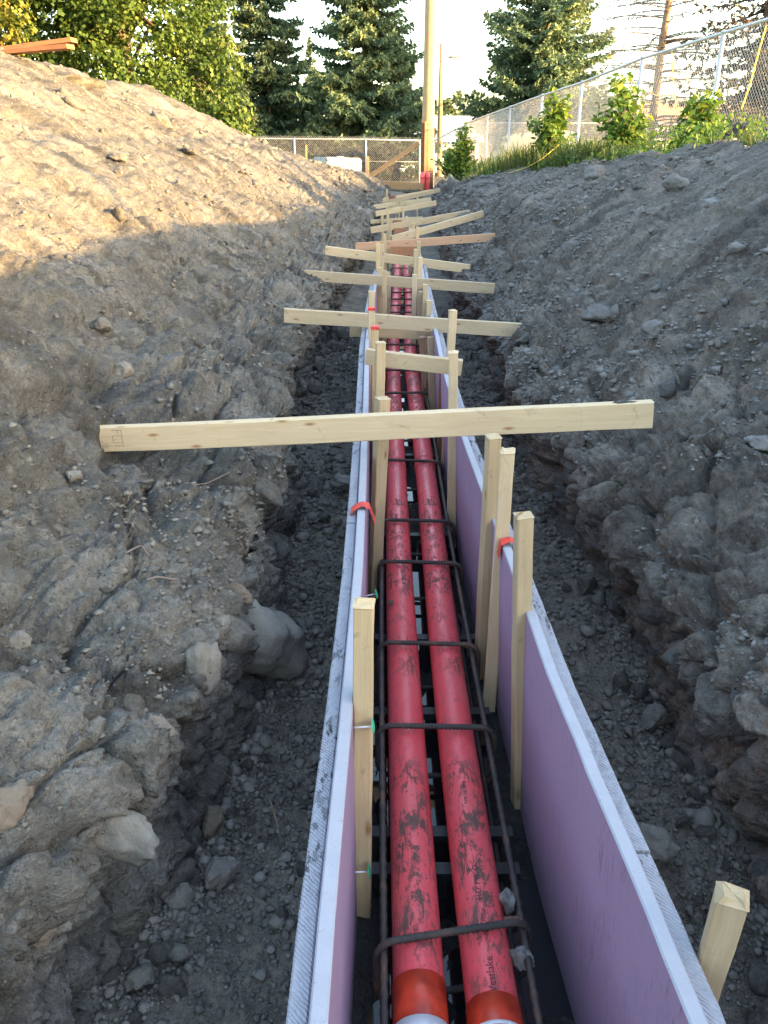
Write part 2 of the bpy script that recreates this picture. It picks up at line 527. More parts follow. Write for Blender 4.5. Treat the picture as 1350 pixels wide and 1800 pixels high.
def sweep(pts, rad, n=8, caps=True):
    P = np.asarray([tuple(p) for p in pts], float)
    r = np.full(len(P), rad) if np.isscalar(rad) else np.asarray(rad, float)
    T = np.gradient(P, axis=0)
    T /= np.linalg.norm(T, axis=1)[:, None] + 1e-12
    up = np.array([0, 0, 1.0]) if abs(T[0, 2]) < 0.9 else np.array([1.0, 0, 0])
    v = []
    a = np.arange(n) * 2 * math.pi / n
    u = np.cross(T[0], up)
    u /= np.linalg.norm(u)
    for i in range(len(P)):
        u = u - T[i] * u.dot(T[i])
        u /= np.linalg.norm(u)
        w = np.cross(T[i], u)
        v.append(P[i] + r[i] * (np.cos(a)[:, None] * u + np.sin(a)[:, None] * w))
    v = np.concatenate(v)
    f = []
    for i in range(len(P) - 1):
        for k in range(n):
            k2 = (k + 1) % n
            f.append((i * n + k, i * n + k2, (i + 1) * n + k2, (i + 1) * n + k))
    if caps:
        f.append(tuple(range(n - 1, -1, -1)))
        f.append(tuple(range((len(P) - 1) * n, len(P) * n)))
    return v, f


def frame(p0, p1, yaw=None, roll=0.0):
    """object matrix with local X from p0 to p1"""
    p0, p1 = Vector(p0), Vector(p1)
    x = (p1 - p0).normalized()
    if yaw is None:
        up = Vector((0, 0, 1))
    else:
        up = Vector((math.cos(yaw), math.sin(yaw), 0))
    z = (up - x * up.dot(x)).normalized()
    if roll:
        z = Matrix.Rotation(roll, 3, x) @ z
    y = z.cross(x)
    m = Matrix((x, y, z)).transposed().to_4x4()
    m.translation = p0
    return m, (p1 - p0).length


def lumber_mesh(L, w, h, mat, seed=0, ragged=0.0, warp=0.002, n=10):
    """sawn board: local X length, Y thickness w, Z height h, eased edges, slight warp; ragged far end"""
    rs = np.random.default_rng(seed + 100)
    c = min(w, h) * 0.07
    y, z = w / 2, h / 2
    prof = [(-y + c, -z), (y - c, -z), (y, -z + c), (y, z - c), (y - c, z), (-y + c, z), (-y, z - c), (-y, -z + c)]
    xs = np.linspace(0, L, n + 1)
    dy = np.cumsum(rs.normal(0, warp, n + 1)) * 0.6
    dz = np.cumsum(rs.normal(0, warp * 0.6, n + 1)) * 0.5
    dy -= np.linspace(dy[0], dy[-1], n + 1)
    dz -= np.linspace(dz[0], dz[-1], n + 1)
    v, f = [], []
    for i, x in enumerate(xs):
        for q in prof:
            e = rs.normal(0, 0.0006, 2)
            v.append((x, q[0] + dy[i] + e[0], q[1] + dz[i] + e[1]))
    for i in range(n):
        for k in range(8):
            k2 = (k + 1) % 8
            f.append((i * 8 + k, (i + 1) * 8 + k, (i + 1) * 8 + k2, i * 8 + k2))
    f.append(tuple(range(8)))
    if ragged:
        b = n * 8
        ring2 = len(v)
        for k, q in enumerate(prof):        # mushroomed, hammered head
            v.append((L + ragged * rs.uniform(-0.2, 0.5), q[0] * rs.uniform(1.02, 1.16), q[1] * rs.uniform(1.02, 1.16)))
        for k in range(8):
            k2 = (k + 1) % 8
            f.append((b + k, ring2 + k, ring2 + k2, b + k2))
        inner = len(v)
        for k, q in enumerate(prof):
            v.append((L + ragged * rs.uniform(0.3, 1.0), q[0] * rs.uniform(0.5, 0.8), q[1] * rs.uniform(0.5, 0.8)))
        for k in range(8):
            k2 = (k + 1) % 8
            f.append((ring2 + k, inner + k, inner + k2, ring2 + k2))
        v.append((L + ragged * 0.4, 0, 0))
        for k in range(8):
            f.append((inner + k, len(v) - 1, inner + (k + 1) % 8))
    else:
        f.append(tuple(n * 8 + k for k in range(7, -1, -1)))
    return mesh('lumber', v, f, mat, False)


def lumber(name, label, cat, p0, p1, w, h, mat='pine', yaw=None, group=None, seed=0, ragged=0.0, roll=0.0, parent=None, warp=0.002):
    m, L = frame(p0, p1, yaw, roll)
    return obj(name, lumber_mesh(L, w, h, mat, seed, ragged, warp), parent, label, cat, group, None, m)


def ico(sub):
    bm = bmesh.new()
    bmesh.ops.create_icosphere(bm, subdivisions=sub, radius=1)
    v = np.array([x.co[:] for x in bm.verts])
    f = np.array([[y.index for y in x.verts] for x in bm.faces])
    bm.free()
    return v, f


ICO = {k: ico(k) for k in (1, 2, 3, 4)}


def rock_shape(sub, seed, rough=0.35, cuts=6):
    rs = np.random.default_rng(seed)
    v, f = ICO[sub]
    v = v.copy()
    for _ in range(cuts):                    # planed-off facets
        n = rs.normal(size=3)
        n /= np.linalg.norm(n)
        d = rs.uniform(0.45, 0.85)
        over = np.maximum(v @ n - d, 0)
        v -= over[:, None] * n * 0.85
    v *= (1 + rough * 0.4 * fbm(v * 1.7 + seed * 3.1, 3, seed))[:, None]
    v *= rs.uniform(0.75, 1.2, 3)
    return v, f


# ------------------------------------------------------------------ the trench line
PATH_Y = np.array([-8, 0, 5.5, 7.3, 8.9, 11.5, 14.5, 18, 21, 25, 29, 34])
PATH_X = np.array([.145, .145, .135, .16, .197, .25, .30, .40, .52, .75, 1.0, 1.3])
_yy = np.linspace(-8, 34, 400)
_xx = np.interp(_yy, PATH_Y, PATH_X)
for _ in range(30):
    _xx[1:-1] = (_xx[:-2] + _xx[1:-1] * 2 + _xx[2:]) / 4


def cx(y):
    return np.interp(y, _yy, _xx)


def ground_right(y):
    return np.interp(y, [-10, 8, 12, 15, 18, 21, 24, 27, 31, 36, 60], [1.25, 1.25, 1.26, 1.22, 1.1, 1.03, .95, .86, .72, .5, .35])


def ground_left(y):
    return np.interp(y, [-10, 10, 20, 30, 36, 60], [1.0, 1.0, .8, .47, .45, .35])


def ground_z(x, y):
    k = sst(-4.0, 3.0, x)
    g = ground_left(y) * (1 - k) + ground_right(y) * k
    mid = sst(27, 29, y) * (1 - sst(1.8, 3.2, np.abs(x - 0.9)))
    return g * (1 - mid) + 0.46 * mid


# ---- the two banks of dug earth
def bank(side):
    yr = np.concatenate([np.linspace(-9, 0.35, 30)[:-1], np.geomspace(0.35, 31.5, 650)])
    ny = len(yr)
    c = cx(yr)
    if side < 0:
        bx = np.interp(yr, [-9, 1.1, 1.4, 2.0, 2.3, 2.7, 3.1, 3.7, 4.3, 5.6, 6.7, 8.7, 12, 31.5], [-.60, -.60, -.49, -.40, -.35, -.33, -.42, -.46, -.52, -.62, -.55, -.50, -.36, .35])
        lx = np.interp(yr, [-9, .9, 1.4, 1.9, 2.3, 2.8, 4.2, 5.4, 7.6, 10.7, 14, 31.5], [-.68, -.65, -.50, -.43, -.38, -.38, -.55, -.52, -.47, -.35, -.22, .30])
        lz = np.interp(yr, [-9, 3, 5, 9, 20, 26, 31.5], [.50, .50, .57, .60, .56, .50, .46])
        kx = np.interp(yr, [-9, 11, 12.9, 15.4, 18.7, 22.4, 25.5, 28, 31.5], [-4.8, -4.5, -4.3, -4.2, -4.0, -3.7, -3.1, -2.4, -1.8])
        kz = np.interp(yr, [-9, 4, 9, 11, 12.9, 15.4, 18.7, 22.4, 25.5, 28, 30, 31.5], [2.7, 2.8, 2.83, 2.80, 2.70, 2.73, 2.38, 1.98, 1.62, 1.35, .9, .40])
        g = ground_left(yr)
        cols = [(bx + .10, np.full(ny, -.06)), (bx, np.full(ny, .07)), (bx - .02, lz * .5), (lx, lz), (lx - .12, .7 * lz + .27), (lx - .44, .3 * lz + .62),
                (lx + .32 * (kx - lx), .90 + .29 * (kz - .85)), (lx + .66 * (kx - lx), .87 + .65 * (kz - .85)), (kx, kz), (kx - .7, kz - .18), (kx - 3.2, g - .35)]
        cnt = [6, 56, 76, 40, 60, 92, 74, 42, 10, 6]
    else:
        bx = np.interp(yr, [-9, 1.4, 1.7, 2.6, 3.1, 3.5, 4.0, 5.1, 6.7, 8.7, 12, 31.5], [.92, .90, .86, .83, .82, .77, .77, .82, .86, .78, .86, 1.75])
        lx = np.interp(yr, [-9, 1.2, 1.8, 2.8, 3.6, 4.4, 5.8, 7.6, 12.4, 18, 31.5], [.88, .84, .80, .79, .76, .74, .78, .79, .86, 1.02, 1.7])
        lz = np.interp(yr, [-9, 3.2, 4.8, 9, 10.5, 14, 20, 26, 31.5], [.52, .54, .48, .46, .54, .58, .58, .5, .42])
        kx = np.interp(yr, [-9, 7.5, 8.6, 10, 13.5, 18.5, 22, 25, 31.5], [3.5, 3.2, 3.1, 3.0, 2.8, 2.35, 2.05, 2.0, 2.3])
        kz = np.interp(yr, [-9, 0, 4, 7.5, 8.6, 10, 13.5, 18.5, 21.5, 23, 25, 28, 31.5], [2.25, 2.2, 2.10, 1.81, 1.75, 1.64, 1.46, 1.25, 1.02, .86, .72, .60, .4])
        g = np.minimum(ground_right(yr), kz)
        cols = [(bx - .10, np.full(ny, -.06)), (bx, np.full(ny, .06)), (bx + .02, lz * .5), (lx, lz), (lx + .10, lz + .13), (lx + .36, lz + .27),
                (lx + .40 * (kx - lx), lz + .27 + .38 * (kz - lz - .25)), (lx + .72 * (kx - lx), lz + .27 + .74 * (kz - lz - .25)), (kx, kz), (kx + .8, np.maximum(kz - .12, g)), (kx + 2.4, g - .25)]
        cnt = [6, 56, 76, 40, 60, 92, 74, 42, 10, 6]
    U = np.concatenate([np.linspace(i, i + 1, n, endpoint=False) for i, n in enumerate(cnt)] + [[len(cnt)]])
    nu = len(U)
    CX = np.stack([a for a, _ in cols])
    CZ = np.stack([b for _, b in cols])
    i0 = np.minimum(U.astype(int), len(cnt) - 1)
    t = (U - i0)[:, None]
    X = CX[i0] * (1 - t) + CX[i0 + 1] * t
    Z = CZ[i0] * (1 - t) + CZ[i0 + 1] * t
    for _ in range(10):
        X[1:-1] = (X[:-2] + 2 * X[1:-1] + X[2:]) / 4
        Z[1:-1] = (Z[:-2] + 2 * Z[1:-1] + Z[2:]) / 4
    Y = np.broadcast_to(yr, (nu, ny)).copy()
    P = np.stack([X, Y, Z], -1)
    du = np.gradient(P, axis=0)
    dv = np.gradient(P, axis=1)
    N = np.cross(du, dv) if side > 0 else np.cross(dv, du)
    N /= np.linalg.norm(N, axis=2)[..., None] + 1e-9
    if (N[nu // 2, ny // 2, 2]) < 0:
        N = -N
    p = P.reshape(-1, 3)
    u = np.repeat(U, ny)
    sl = np.cumsum(np.linalg.norm(np.gradient(P, axis=0), axis=2), axis=0).reshape(-1)
    wall = sst(.7, 1.6, u) * (1 - sst(4.6, 6.0, u))            # steep cut face and its lip
    slope = sst(4.0, 5.5, u) * (1 - .0 * u)
    S = 5 if side < 0 else 50
    warp = np.stack([fbm(p * 2.2 + 9, 3, S + 1), fbm(p * 2.2 + 31, 3, S + 2), fbm(p * 2.2 + 57, 3, S + 3)], 1)
    pw = p + 0.045 * warp
    w1, w2, id1, fc1 = worley(pw * np.array([4.2, 3.6, 4.6]), S)
    dome = np.clip(1 - w1 / .85, 0, 1) ** .7
    crack = 1 - sst(0.0, 0.13, w2 - w1)
    x1, x2, id2, fc2 = worley(pw * 12.5 + 5, S + 4)
    dome2 = np.clip(1 - x1 / .8, 0, 1) ** .8
    crack2 = 1 - sst(0.0, 0.14, x2 - x1)
    y1, y2, id3, fc3 = worley(pw * 31.0 + 3, S + 6)
    dome3 = np.clip(1 - y1 / .8, 0, 1)
    fc1, fc2, fc3 = fc1 * sst(0, .25, w2 - w1) * 1.3, fc2 * sst(0, .25, x2 - x1) * 1.3, fc3 * sst(0, .3, y2 - y1) * 1.3
    id2s, id3s = (id2 - .5) * sst(0, .3, x2 - x1), (id3 - .5) * sst(0, .35, y2 - y1)
    big = fbm(p * np.array([1.1, .8, 1.1]), 3, S + 7)
    med = fbm(p * 4.3, 4, S + 8)
    fin = fbm(p * 17.0, 4, S + 9, .62)
    vfin = fbm(p * 55.0, 3, S + 10, .6)
    # material slid down the slope leaves runnels
    run = 0
    for k_, (fy_, fs_, am_) in enumerate(((1.3, .22, 1.0), (2.9, .38, .75), (6.3, .7, .5), (13.5, 1.4, .28))):
        run = run + am_ * vnoise(np.stack([p[:, 1] * fy_ + .6 * warp[:, 0] + k_ * 7.7, sl * fs_ + k_ * 3.1, p[:, 1] * 0 + .37 * k_], 1), S + 30 + k_)
    cl = sst(.0, .5, fbm(p * 1.1 + 3, 2, S + 14))
    d = wall * (0.072 * (dome * (.35 + .9 * id1) - .35) - 0.05 * crack * (.3 + id1) + 0.036 * (dome2 * (.3 + .9 * id2) - .35) - .02 * crack2 * id2 + .030 * med + .05 * big + .012 * (dome3 * (.3 + id3) - .3) + .012 * fc2 + .02 * fc1)
    d += slope * (.055 * big + .046 * run + .030 * med + cl * (.035 * (dome * id1 - .2) - .015 * crack * id1 + .022 * (dome2 * id2 - .2)) + .010 * fc2 + .016 * (dome3 * id3 - .2) + .012 * id3s)
    d += .011 * fin + .007 * vfin
    d *= sst(.0, .9, u) * .9 + .1
    d *= 1 - .75 * sst(9.2, 10, u)
    if side < 0:                                             # deep gullies and slumps of the left bank
        d -= slope * .10 * np.exp(-((p[:, 1] - (2.95 + .55 * (sl - 1.2))) / .16) ** 2) * sst(.7, 1.1, sl) * (1 - sst(1.7, 2.3, sl))
        d -= .10 * np.exp(-((p[:, 0] + .86) / .30) ** 2 - ((p[:, 1] - 2.66) / .30) ** 2)
    else:
        d *= 1 - .7 * sst(6.3, 7.3, u) * (1 - sst(6.3, 7.3, p[:, 1]))
        d -= wall * .07 * sst(.0, .35, fbm(p * 1.9 + 41, 2, S + 20))
    Q = p + N.reshape(-1, 3) * d[:, None]
    a = np.arange(nu - 1)[:, None] * ny + np.arange(ny - 1)[None, :]
    f = np.stack([a, a + 1, a + ny + 1, a + ny], -1).reshape(-1, 4)
    if side < 0:
        f = f[:, ::-1]
    me = mesh('earth', Q, f, 'earth_dry' if side < 0 else 'earth_damp')
    o = obj('earth_bank_left' if side < 0 else 'earth_bank_right', me, kind='structure')
    return o, Q.reshape(nu, ny, 3), N, U, yr


bank_l, QL, NL, UL, YR = bank(-1)
bank_r, QR, NR, UR, _ = bank(1)


# ---- trench floor either side of the form, mud inside the form
def sheet(name, x0f, x1f, ys, nx, zf, mat, kind='structure'):
    t = np.linspace(0, 1, nx)
    X = x0f(ys)[None, :] * (1 - t[:, None]) + x1f(ys)[None, :] * t[:, None]
    Y = np.broadcast_to(ys, X.shape)
    p = np.stack([X.ravel(), Y.ravel(), np.zeros(X.size)], 1)
    p[:, 2] = zf(p)
    ny = len(ys)
    a = np.arange(nx - 1)[:, None] * ny + np.arange(ny - 1)[None, :]
    f = np.stack([a, a + ny, a + ny + 1, a + 1], -1).reshape(-1, 4)
    return obj(name, mesh(name, p, f, mat), kind=kind), p.reshape(nx, ny, 3)


YF = np.concatenate([np.linspace(-9, .4, 14)[:-1], np.geomspace(.4, 31, 360)])


def floor_z(p):
    ramp = .40 * sst(25.0, 28.4, p[:, 1])
    edge = np.abs(p[:, 0] - cx(p[:, 1]))
    z = .045 + .05 * sst(.35, .75, edge) + .022 * fbm(p * 3.0, 4, 71) + .010 * fbm(p * 19, 3, 72, .6)
    w1, w2, i1, _f = worley(np.stack([p[:, 0] * 22, p[:, 1] * 22, p[:, 0] * 0], 1), 73)
    z = z + .014 * np.clip(1 - w1 / .8, 0, 1) * (i1 > .35)
    inside = 1 - sst(.27, .31, edge)
    return z * (1 - inside) + inside * (-.12) + ramp


floor_o, PF = sheet('trench_floor', lambda y: cx(y) - .95, lambda y: cx(y) + 1.05, YF, 116, floor_z, 'floor')


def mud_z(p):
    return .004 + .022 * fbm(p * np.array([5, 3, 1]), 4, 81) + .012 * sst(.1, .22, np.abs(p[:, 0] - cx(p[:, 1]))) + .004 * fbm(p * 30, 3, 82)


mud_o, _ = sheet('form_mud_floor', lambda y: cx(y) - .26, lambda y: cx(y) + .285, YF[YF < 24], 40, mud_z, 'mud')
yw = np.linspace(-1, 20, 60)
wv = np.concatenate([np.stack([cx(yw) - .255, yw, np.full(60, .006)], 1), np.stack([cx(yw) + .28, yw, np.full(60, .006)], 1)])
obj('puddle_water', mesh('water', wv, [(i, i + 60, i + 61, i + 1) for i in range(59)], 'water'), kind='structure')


# ---- surrounding ground, one sheet to the horizon
def make_ground():
    xs = np.unique(np.concatenate([np.linspace(-40, 40, 81), [-3000, -1200, -500, -200, -90, 90, 200, 500, 1200, 3000]]))
    ys = np.unique(np.concatenate([np.linspace(-30, 60, 91), [-1500, -500, -150, -60, 80, 120, 200, 400, 900, 2000, 3500]]))
    X, Y = np.meshgrid(xs, ys, indexing='ij')
    p = np.stack([X.ravel(), Y.ravel(), X.ravel() * 0], 1)
    p[:, 2] = ground_z(p[:, 0], p[:, 1]) + .03 * fbm(p * .7, 3, 91)
    ny = len(ys)
    a = (np.arange(len(xs) - 1)[:, None] * ny + np.arange(ny - 1)[None, :])
    f = np.stack([a, a + ny, a + ny + 1, a + 1], -1).reshape(-1, 4)
    cen = p[f].mean(1)
    hole = (cen[:, 1] < 29.0) & (cen[:, 1] > -9) & (cen[:, 0] > np.where(cen[:, 1] < 24, -6.0, -3.0)) & (cen[:, 0] < np.where(cen[:, 1] < 22, 4.0, 3.2))
    return obj('ground', mesh('ground', p, f[~hole], 'field'), kind='structure')


make_ground()


# ------------------------------------------------------------------ stones
def scatter_gravel(name, parent, pts, nrm, sizes, mat, sub=1, kind='stuff', sink=.35):
    n = len(pts)
    if sub == 0:                                # broken grit: eight uneven faces each
        o8 = np.array([[1, 0, 0], [-1, 0, 0], [0, 1, 0], [0, -1, 0], [0, 0, 1], [0, 0, -1.0]])
        f8 = np.array([[0, 2, 4], [2, 1, 4], [1, 3, 4], [3, 0, 4], [2, 0, 5], [1, 2, 5], [3, 1, 5], [0, 3, 5]])
        shapes = [(o8 * np.random.default_rng(k).uniform(.7, 1.35, (6, 1)) + np.random.default_rng(k + 50).normal(0, .22, (6, 3)), f8) for k in range(8)]
    else:
        shapes = [rock_shape(sub, 300 + k, .35, 5) for k in range(8)]
    f0 = shapes[0][1]
    nv = len(shapes[0][0])
    V = np.zeros((n, nv, 3), dtype=np.float32)
    ang = rng.uniform(0, 2 * np.pi, n)
    fl = rng.uniform(.45, .9, n)
    which = rng.integers(0, 8, n)
    for k in range(8):
        s = which == k
        b = shapes[k][0]
        ca, sa = np.cos(ang[s])[:, None], np.sin(ang[s])[:, None]
        x = b[None, :, 0] * ca - b[None, :, 1] * sa
        y = b[None, :, 0] * sa + b[None, :, 1] * ca
        z = b[None, :, 2] * fl[s][:, None]
        V[s] = np.stack([x, y, z], -1) * sizes[s][:, None, None]
    V += (pts + nrm * (sizes * (0.5 - sink))[:, None])[:, None, :]
    F = (np.arange(n)[:, None, None] * nv + f0[None]).reshape(-1, 3)
    me = mesh(name, V.reshape(-1, 3), F, mat, False, np.repeat(rng.random(n), len(f0)))
    return obj(name, me, parent, kind=kind)


def pick(Q, N, U, ulo, uhi, n, ymax=22, power=1.0, ymin=.5, patchy=0):
    """points of a bank, denser near the camera"""
    rows = np.where((U >= ulo) & (U <= uhi))[0]
    colm = np.where((YR > ymin) & (YR < ymax))[0]
    i = rng.choice(rows, n)
    j = rng.choice(colm, n)
    if patchy:
        q = Q[i, j]
        m = vnoise(np.stack([q[:, 1] * 1.4, q[:, 0] * .5, q[:, 2] * .5], 1), patchy) + .6 * vnoise(q * 3.1, patchy + 1) + rng.uniform(-.5, .5, n) > .05
        i, j = i[m], j[m]
    return Q[i, j], N[i, j]


pt, nn = pick(QL, NL, UL, 3.2, 8.4, 24000, 27, patchy=401)
scatter_gravel('gravel', bank_l, pt, nn, np.exp(rng.normal(0, .5, len(pt))) * (.0036 + .0010 * pt[:, 1]), 'stone', 0)
pt, nn = pick(QR, NR, UR, 3.0, 8.6, 40000, 24, patchy=411)
scatter_gravel('gravel', bank_r, pt, nn, np.exp(rng.normal(0, .5, len(pt))) * (.0040 + .0011 * pt[:, 1]), 'stone_dark', 0)

STONES = [mesh('stone', *rock_shape(3, 500 + k, .75, 11), 'stone') for k in range(7)]
STONES_D = [mesh('stone', *rock_shape(3, 520 + k, .75, 11), 'stone_dark') for k in range(7)]
STONES_F = [mesh('stone', *rock_shape(3, 540 + k, .6, 9), 'stone_floor') for k in range(7)]


def place_stones(parent, shapes, pts, nrm, sizes, sink=.4):
    for q, n, s in zip(pts, nrm, sizes):
        o = obj('stone', random.choice(shapes), parent)
        o.location = Vector(q) + Vector(n) * float(s) * (.5 - sink)
        o.rotation_euler = (random.uniform(0, 6.28), random.uniform(-.5, .5), random.uniform(0, 6.28))
        o.scale = (s * random.uniform(.8, 1.3), s * random.uniform(.8, 1.2), s * random.uniform(.55, .9))


pt, nn = pick(QL, NL, UL, 1.3, 4.8, 60, 9)
place_stones(bank_l, STONES, pt, nn, np.exp(rng.normal(0, .45, len(pt))) * (.010 + .006 * pt[:, 1]), .8)
pt, nn = pick(QL, NL, UL, 4.8, 8.2, 110, 22)
place_stones(bank_l, STONES, pt, nn, np.exp(rng.normal(0, .45, len(pt))) * (.010 + .0038 * pt[:, 1]), .5)
pt, nn = pick(QR, NR, UR, 1.3, 4.8, 90, 9)
place_stones(bank_r, STONES_D, pt, nn, np.exp(rng.normal(0, .35, len(pt))) * (.018 + .007 * pt[:, 1]), .7)
pt, nn = pick(QR, NR, UR, 4.8, 8.4, 110, 20)
place_stones(bank_r, STONES_D, pt, nn, np.exp(rng.normal(0, .45, len(pt))) * (.012 + .0045 * pt[:, 1]), .5)


def floor_points(n, side, spread=.13, ymax=9, base_bias=.5):
    y = np.exp(rng.uniform(math.log(.75), math.log(ymax), n))
    b = QL if side < 0 else QR
    j = np.searchsorted(YR, y).clip(0, len(YR) - 1)
    edge = b[14, j, 0]
    inner = cx(y) + (-.29 if side < 0 else .32)
    t = np.where(rng.random(n) < base_bias, np.abs(rng.normal(0, .16, n)), rng.random(n))
    t = np.clip(t, 0, 1)
    x = edge * (1 - t) + inner * t
    p = np.stack([x, y, np.zeros(n)], 1)
    p[:, 2] = floor_z(p)
    return p


up = lambda n: np.tile(np.array([0, 0, 1.0]), (n, 1))
pt = np.concatenate([floor_points(1500, -1), floor_points(1300, 1)])
scatter_gravel('gravel', floor_o, pt, up(len(pt)), np.exp(rng.normal(0, .45, len(pt))) * (.0075 + .0012 * pt[:, 1]), 'stone_floor', sink=.25)
pt = np.concatenate([floor_points(7000, -1, base_bias=.25), floor_points(6000, 1, base_bias=.25)])
scatter_gravel('gravel', floor_o, pt, up(len(pt)), np.exp(rng.normal(0, .45, len(pt))) * (.0042 + .0010 * pt[:, 1]), 'stone_floor', 0, sink=.2)
pt = np.concatenate([floor_points(110, -1, base_bias=.75), floor_points(90, 1, base_bias=.7)])
place_stones(floor_o, STONES_F, pt, up(len(pt)), np.exp(rng.normal(0, .4, len(pt))) * (.013 + .004 * pt[:, 1]), .2)


def big_stone(name, label, pos, r, mat, seed, rot=0.0, parent=None, cat='stone', rough=.45, cuts=8, group=None):
    v, f = rock_shape(4, seed, rough, cuts)
    v = v * (1 + .08 * fbm(v * 4, 5, seed + 9, .65))[:, None]
    v = v * np.array(r)
    ca, sa = math.cos(rot), math.sin(rot)
    v = np.stack([v[:, 0] * ca - v[:, 1] * sa, v[:, 0] * sa + v[:, 1] * ca, v[:, 2]], 1)
    return obj(name, mesh(name, v, f, mat), parent, label, None if parent else cat, group, None, None, pos)


def surf(px, py, Q, N=None):
    """point of a bank (and its normal) that shows at a photo pixel"""
    P = Q.reshape(-1, 3)
    zc = (P[:, 2] - CAM_Z)
    dep = P[:, 1] * _c - zc * _s
    u = 675 + FPX * P[:, 0] / dep
    v = 900 - FPX * (P[:, 1] * _s + zc * _c) / dep
    ok = np.where((dep > .3) & (np.abs(u - px) < 10) & (np.abs(v - py) < 10))[0]
    k = ok[np.argmin(dep[ok])] if len(ok) else int(np.argmin(np.where(dep > .3, (u - px) ** 2 + (v - py) ** 2, 1e12)))
    return Vector(P[k]) if N is None else (Vector(P[k]), Vector(N.reshape(-1, 3)[k]))


# boulders stuck in the banks
for k, (px, py, r, m, sink, lab) in enumerate([
    (478, 1112, (.20, .24, .20), 'stone_pale', .25, 'large rounded boulder jutting out of the left trench wall'),
    (215, 1460, (.075, .085, .07), 'stone', .35, None), (310, 1290, (.035, .055, .085), 'stone', .6, None), (388, 1175, (.05, .07, .10), 'stone', .5, None),
    (425, 1018, (.05, .12, .045), 'stone_warm', .35, None), (60, 1560, (.07, .11, .12), 'earth_dry', .5, None), (20, 1420, (.06, .06, .06), 'stone_warm', .4, None),
    (250, 1330, (.08, .10, .07), 'earth_dry', .5, None), (90, 1640, (.035, .035, .03), 'stone_warm', .3, None), (40, 1110, (.05, .05, .035), 'stone', .3, None),
    (130, 830, (.03, .03, .02), 'stone', .3, None), (180, 560, (.06, .06, .04), 'stone', .4, None), (225, 650, (.05, .05, .04), 'stone', .35, None)]):
    q, n_ = surf(px, py, QL, NL)
    big_stone('stone', lab, q - n_ * (max(r) * sink * .8), r, m, 31 + k, .3 + k, bank_l)
for k, (px, py, r, m) in enumerate([(1150, 1010, (.09, .12, .10), 'earth_damp'), (1090, 830, (.06, .06, .06), 'earth_damp'), (1250, 1250, (.08, .09, .09), 'earth_damp'), (1040, 870, (.06, .08, .07), 'earth_damp'),
                                    (1180, 760, (.06, .06, .05), 'earth_damp'), (1330, 1090, (.06, .05, .06), 'earth_damp'), (1000, 760, (.07, .08, .07), 'earth_damp'), (950, 700, (.09, .09, .08), 'earth_damp'), (1340, 770, (.05, .06, .03), 'stone_dark')]):
    q, n_ = surf(px, py, QR, NR)
    big_stone('stone', None, q - n_ * (max(r) * .35), r, m, 140 + k, .5 * k, bank_r)
for k, (px, py, Y, r) in enumerate([(1190, 380, 6.6, .13), (1240, 437, 5.6, .085), (1310, 460, 4.8, .06), (1050, 328, 9.5, .16), (1030, 700, 3.9, .07), (1060, 600, 4.6, .11), (1000, 400, 9.2, .06), (1140, 660, 3.9, .07)]):
    q = at(px, py, Y)
    j = np.searchsorted(YR, Y)
    i = np.argmin(np.abs(QR[:, j, 0] - q.x) + np.where(UR < 3.5, 9, 0))
    big_stone('stone', None, QR[i, j] + NR[i, j] * r * .15, (r, r * .9, r * .7), 'stone_dark', 40 + k, k * .9, bank_r)
for k, (px, py, Y, r) in enumerate([(330, 275, 9.5, .10), (95, 330, 6.2, .10), (120, 130, 11.2, .35), (215, 380, 6.8, .08), (335, 402, 7.0, .05), (180, 320, 7.6, .07)]):
    q = at(px, py, Y)
    j = np.searchsorted(YR, Y)
    i = np.argmin(np.abs(QL[:, j, 0] - q.x) + np.where(UL < 3.5, 9, 0))
    big_stone('stone', None, QL[i, j] + NL[i, j] * r * .1, (r * 1.3, r, r * .5), 'earth_dry' if r > .09 else 'stone', 60 + k, k * .8, bank_l)

# loose stones one can single out on the trench floor
for k, (px, py, r, lab, m) in enumerate([
    (371, 1452, .034, 'reddish brown stone at the foot of the left trench wall', 'stone_warm'),
    (390, 1537, .036, 'round grey stone on the dark gravel left of the foam boards', 'stone_floor'),
    (383, 1372, .034, 'tall brownish stone leaning on the left wall foot', 'stone_warm'),
    (320, 1585, .032, 'dark stone low in the rubble under the left wall', 'stone_floor'),
    (250, 1720, .026, 'pale stone lowest left in the trench rubble', 'stone'),
    (600, 853, .055, 'pointed dark slab lying on the left trench floor beyond the long beam', 'stone_floor'),
    (1150, 1270, .055, 'angular block on the right trench floor beside the wall', 'stone_floor'),
    (1150, 1490, .05, 'broad flat dark stone against the right foam board', 'stone_floor'),
    (1240, 1450, .035, 'grey stone at the foot of the right wall near the thick stake', 'stone_floor'),
]):
    q = atz(px, py, .10)
    big_stone('loose_stone', lab, (q.x, q.y, .10 + r * .35), (r * 1.2, r * 1.2, r), m, 80 + k, k * 1.1)

# ------------------------------------------------------------------ foam form boards
BOARD_H = .65


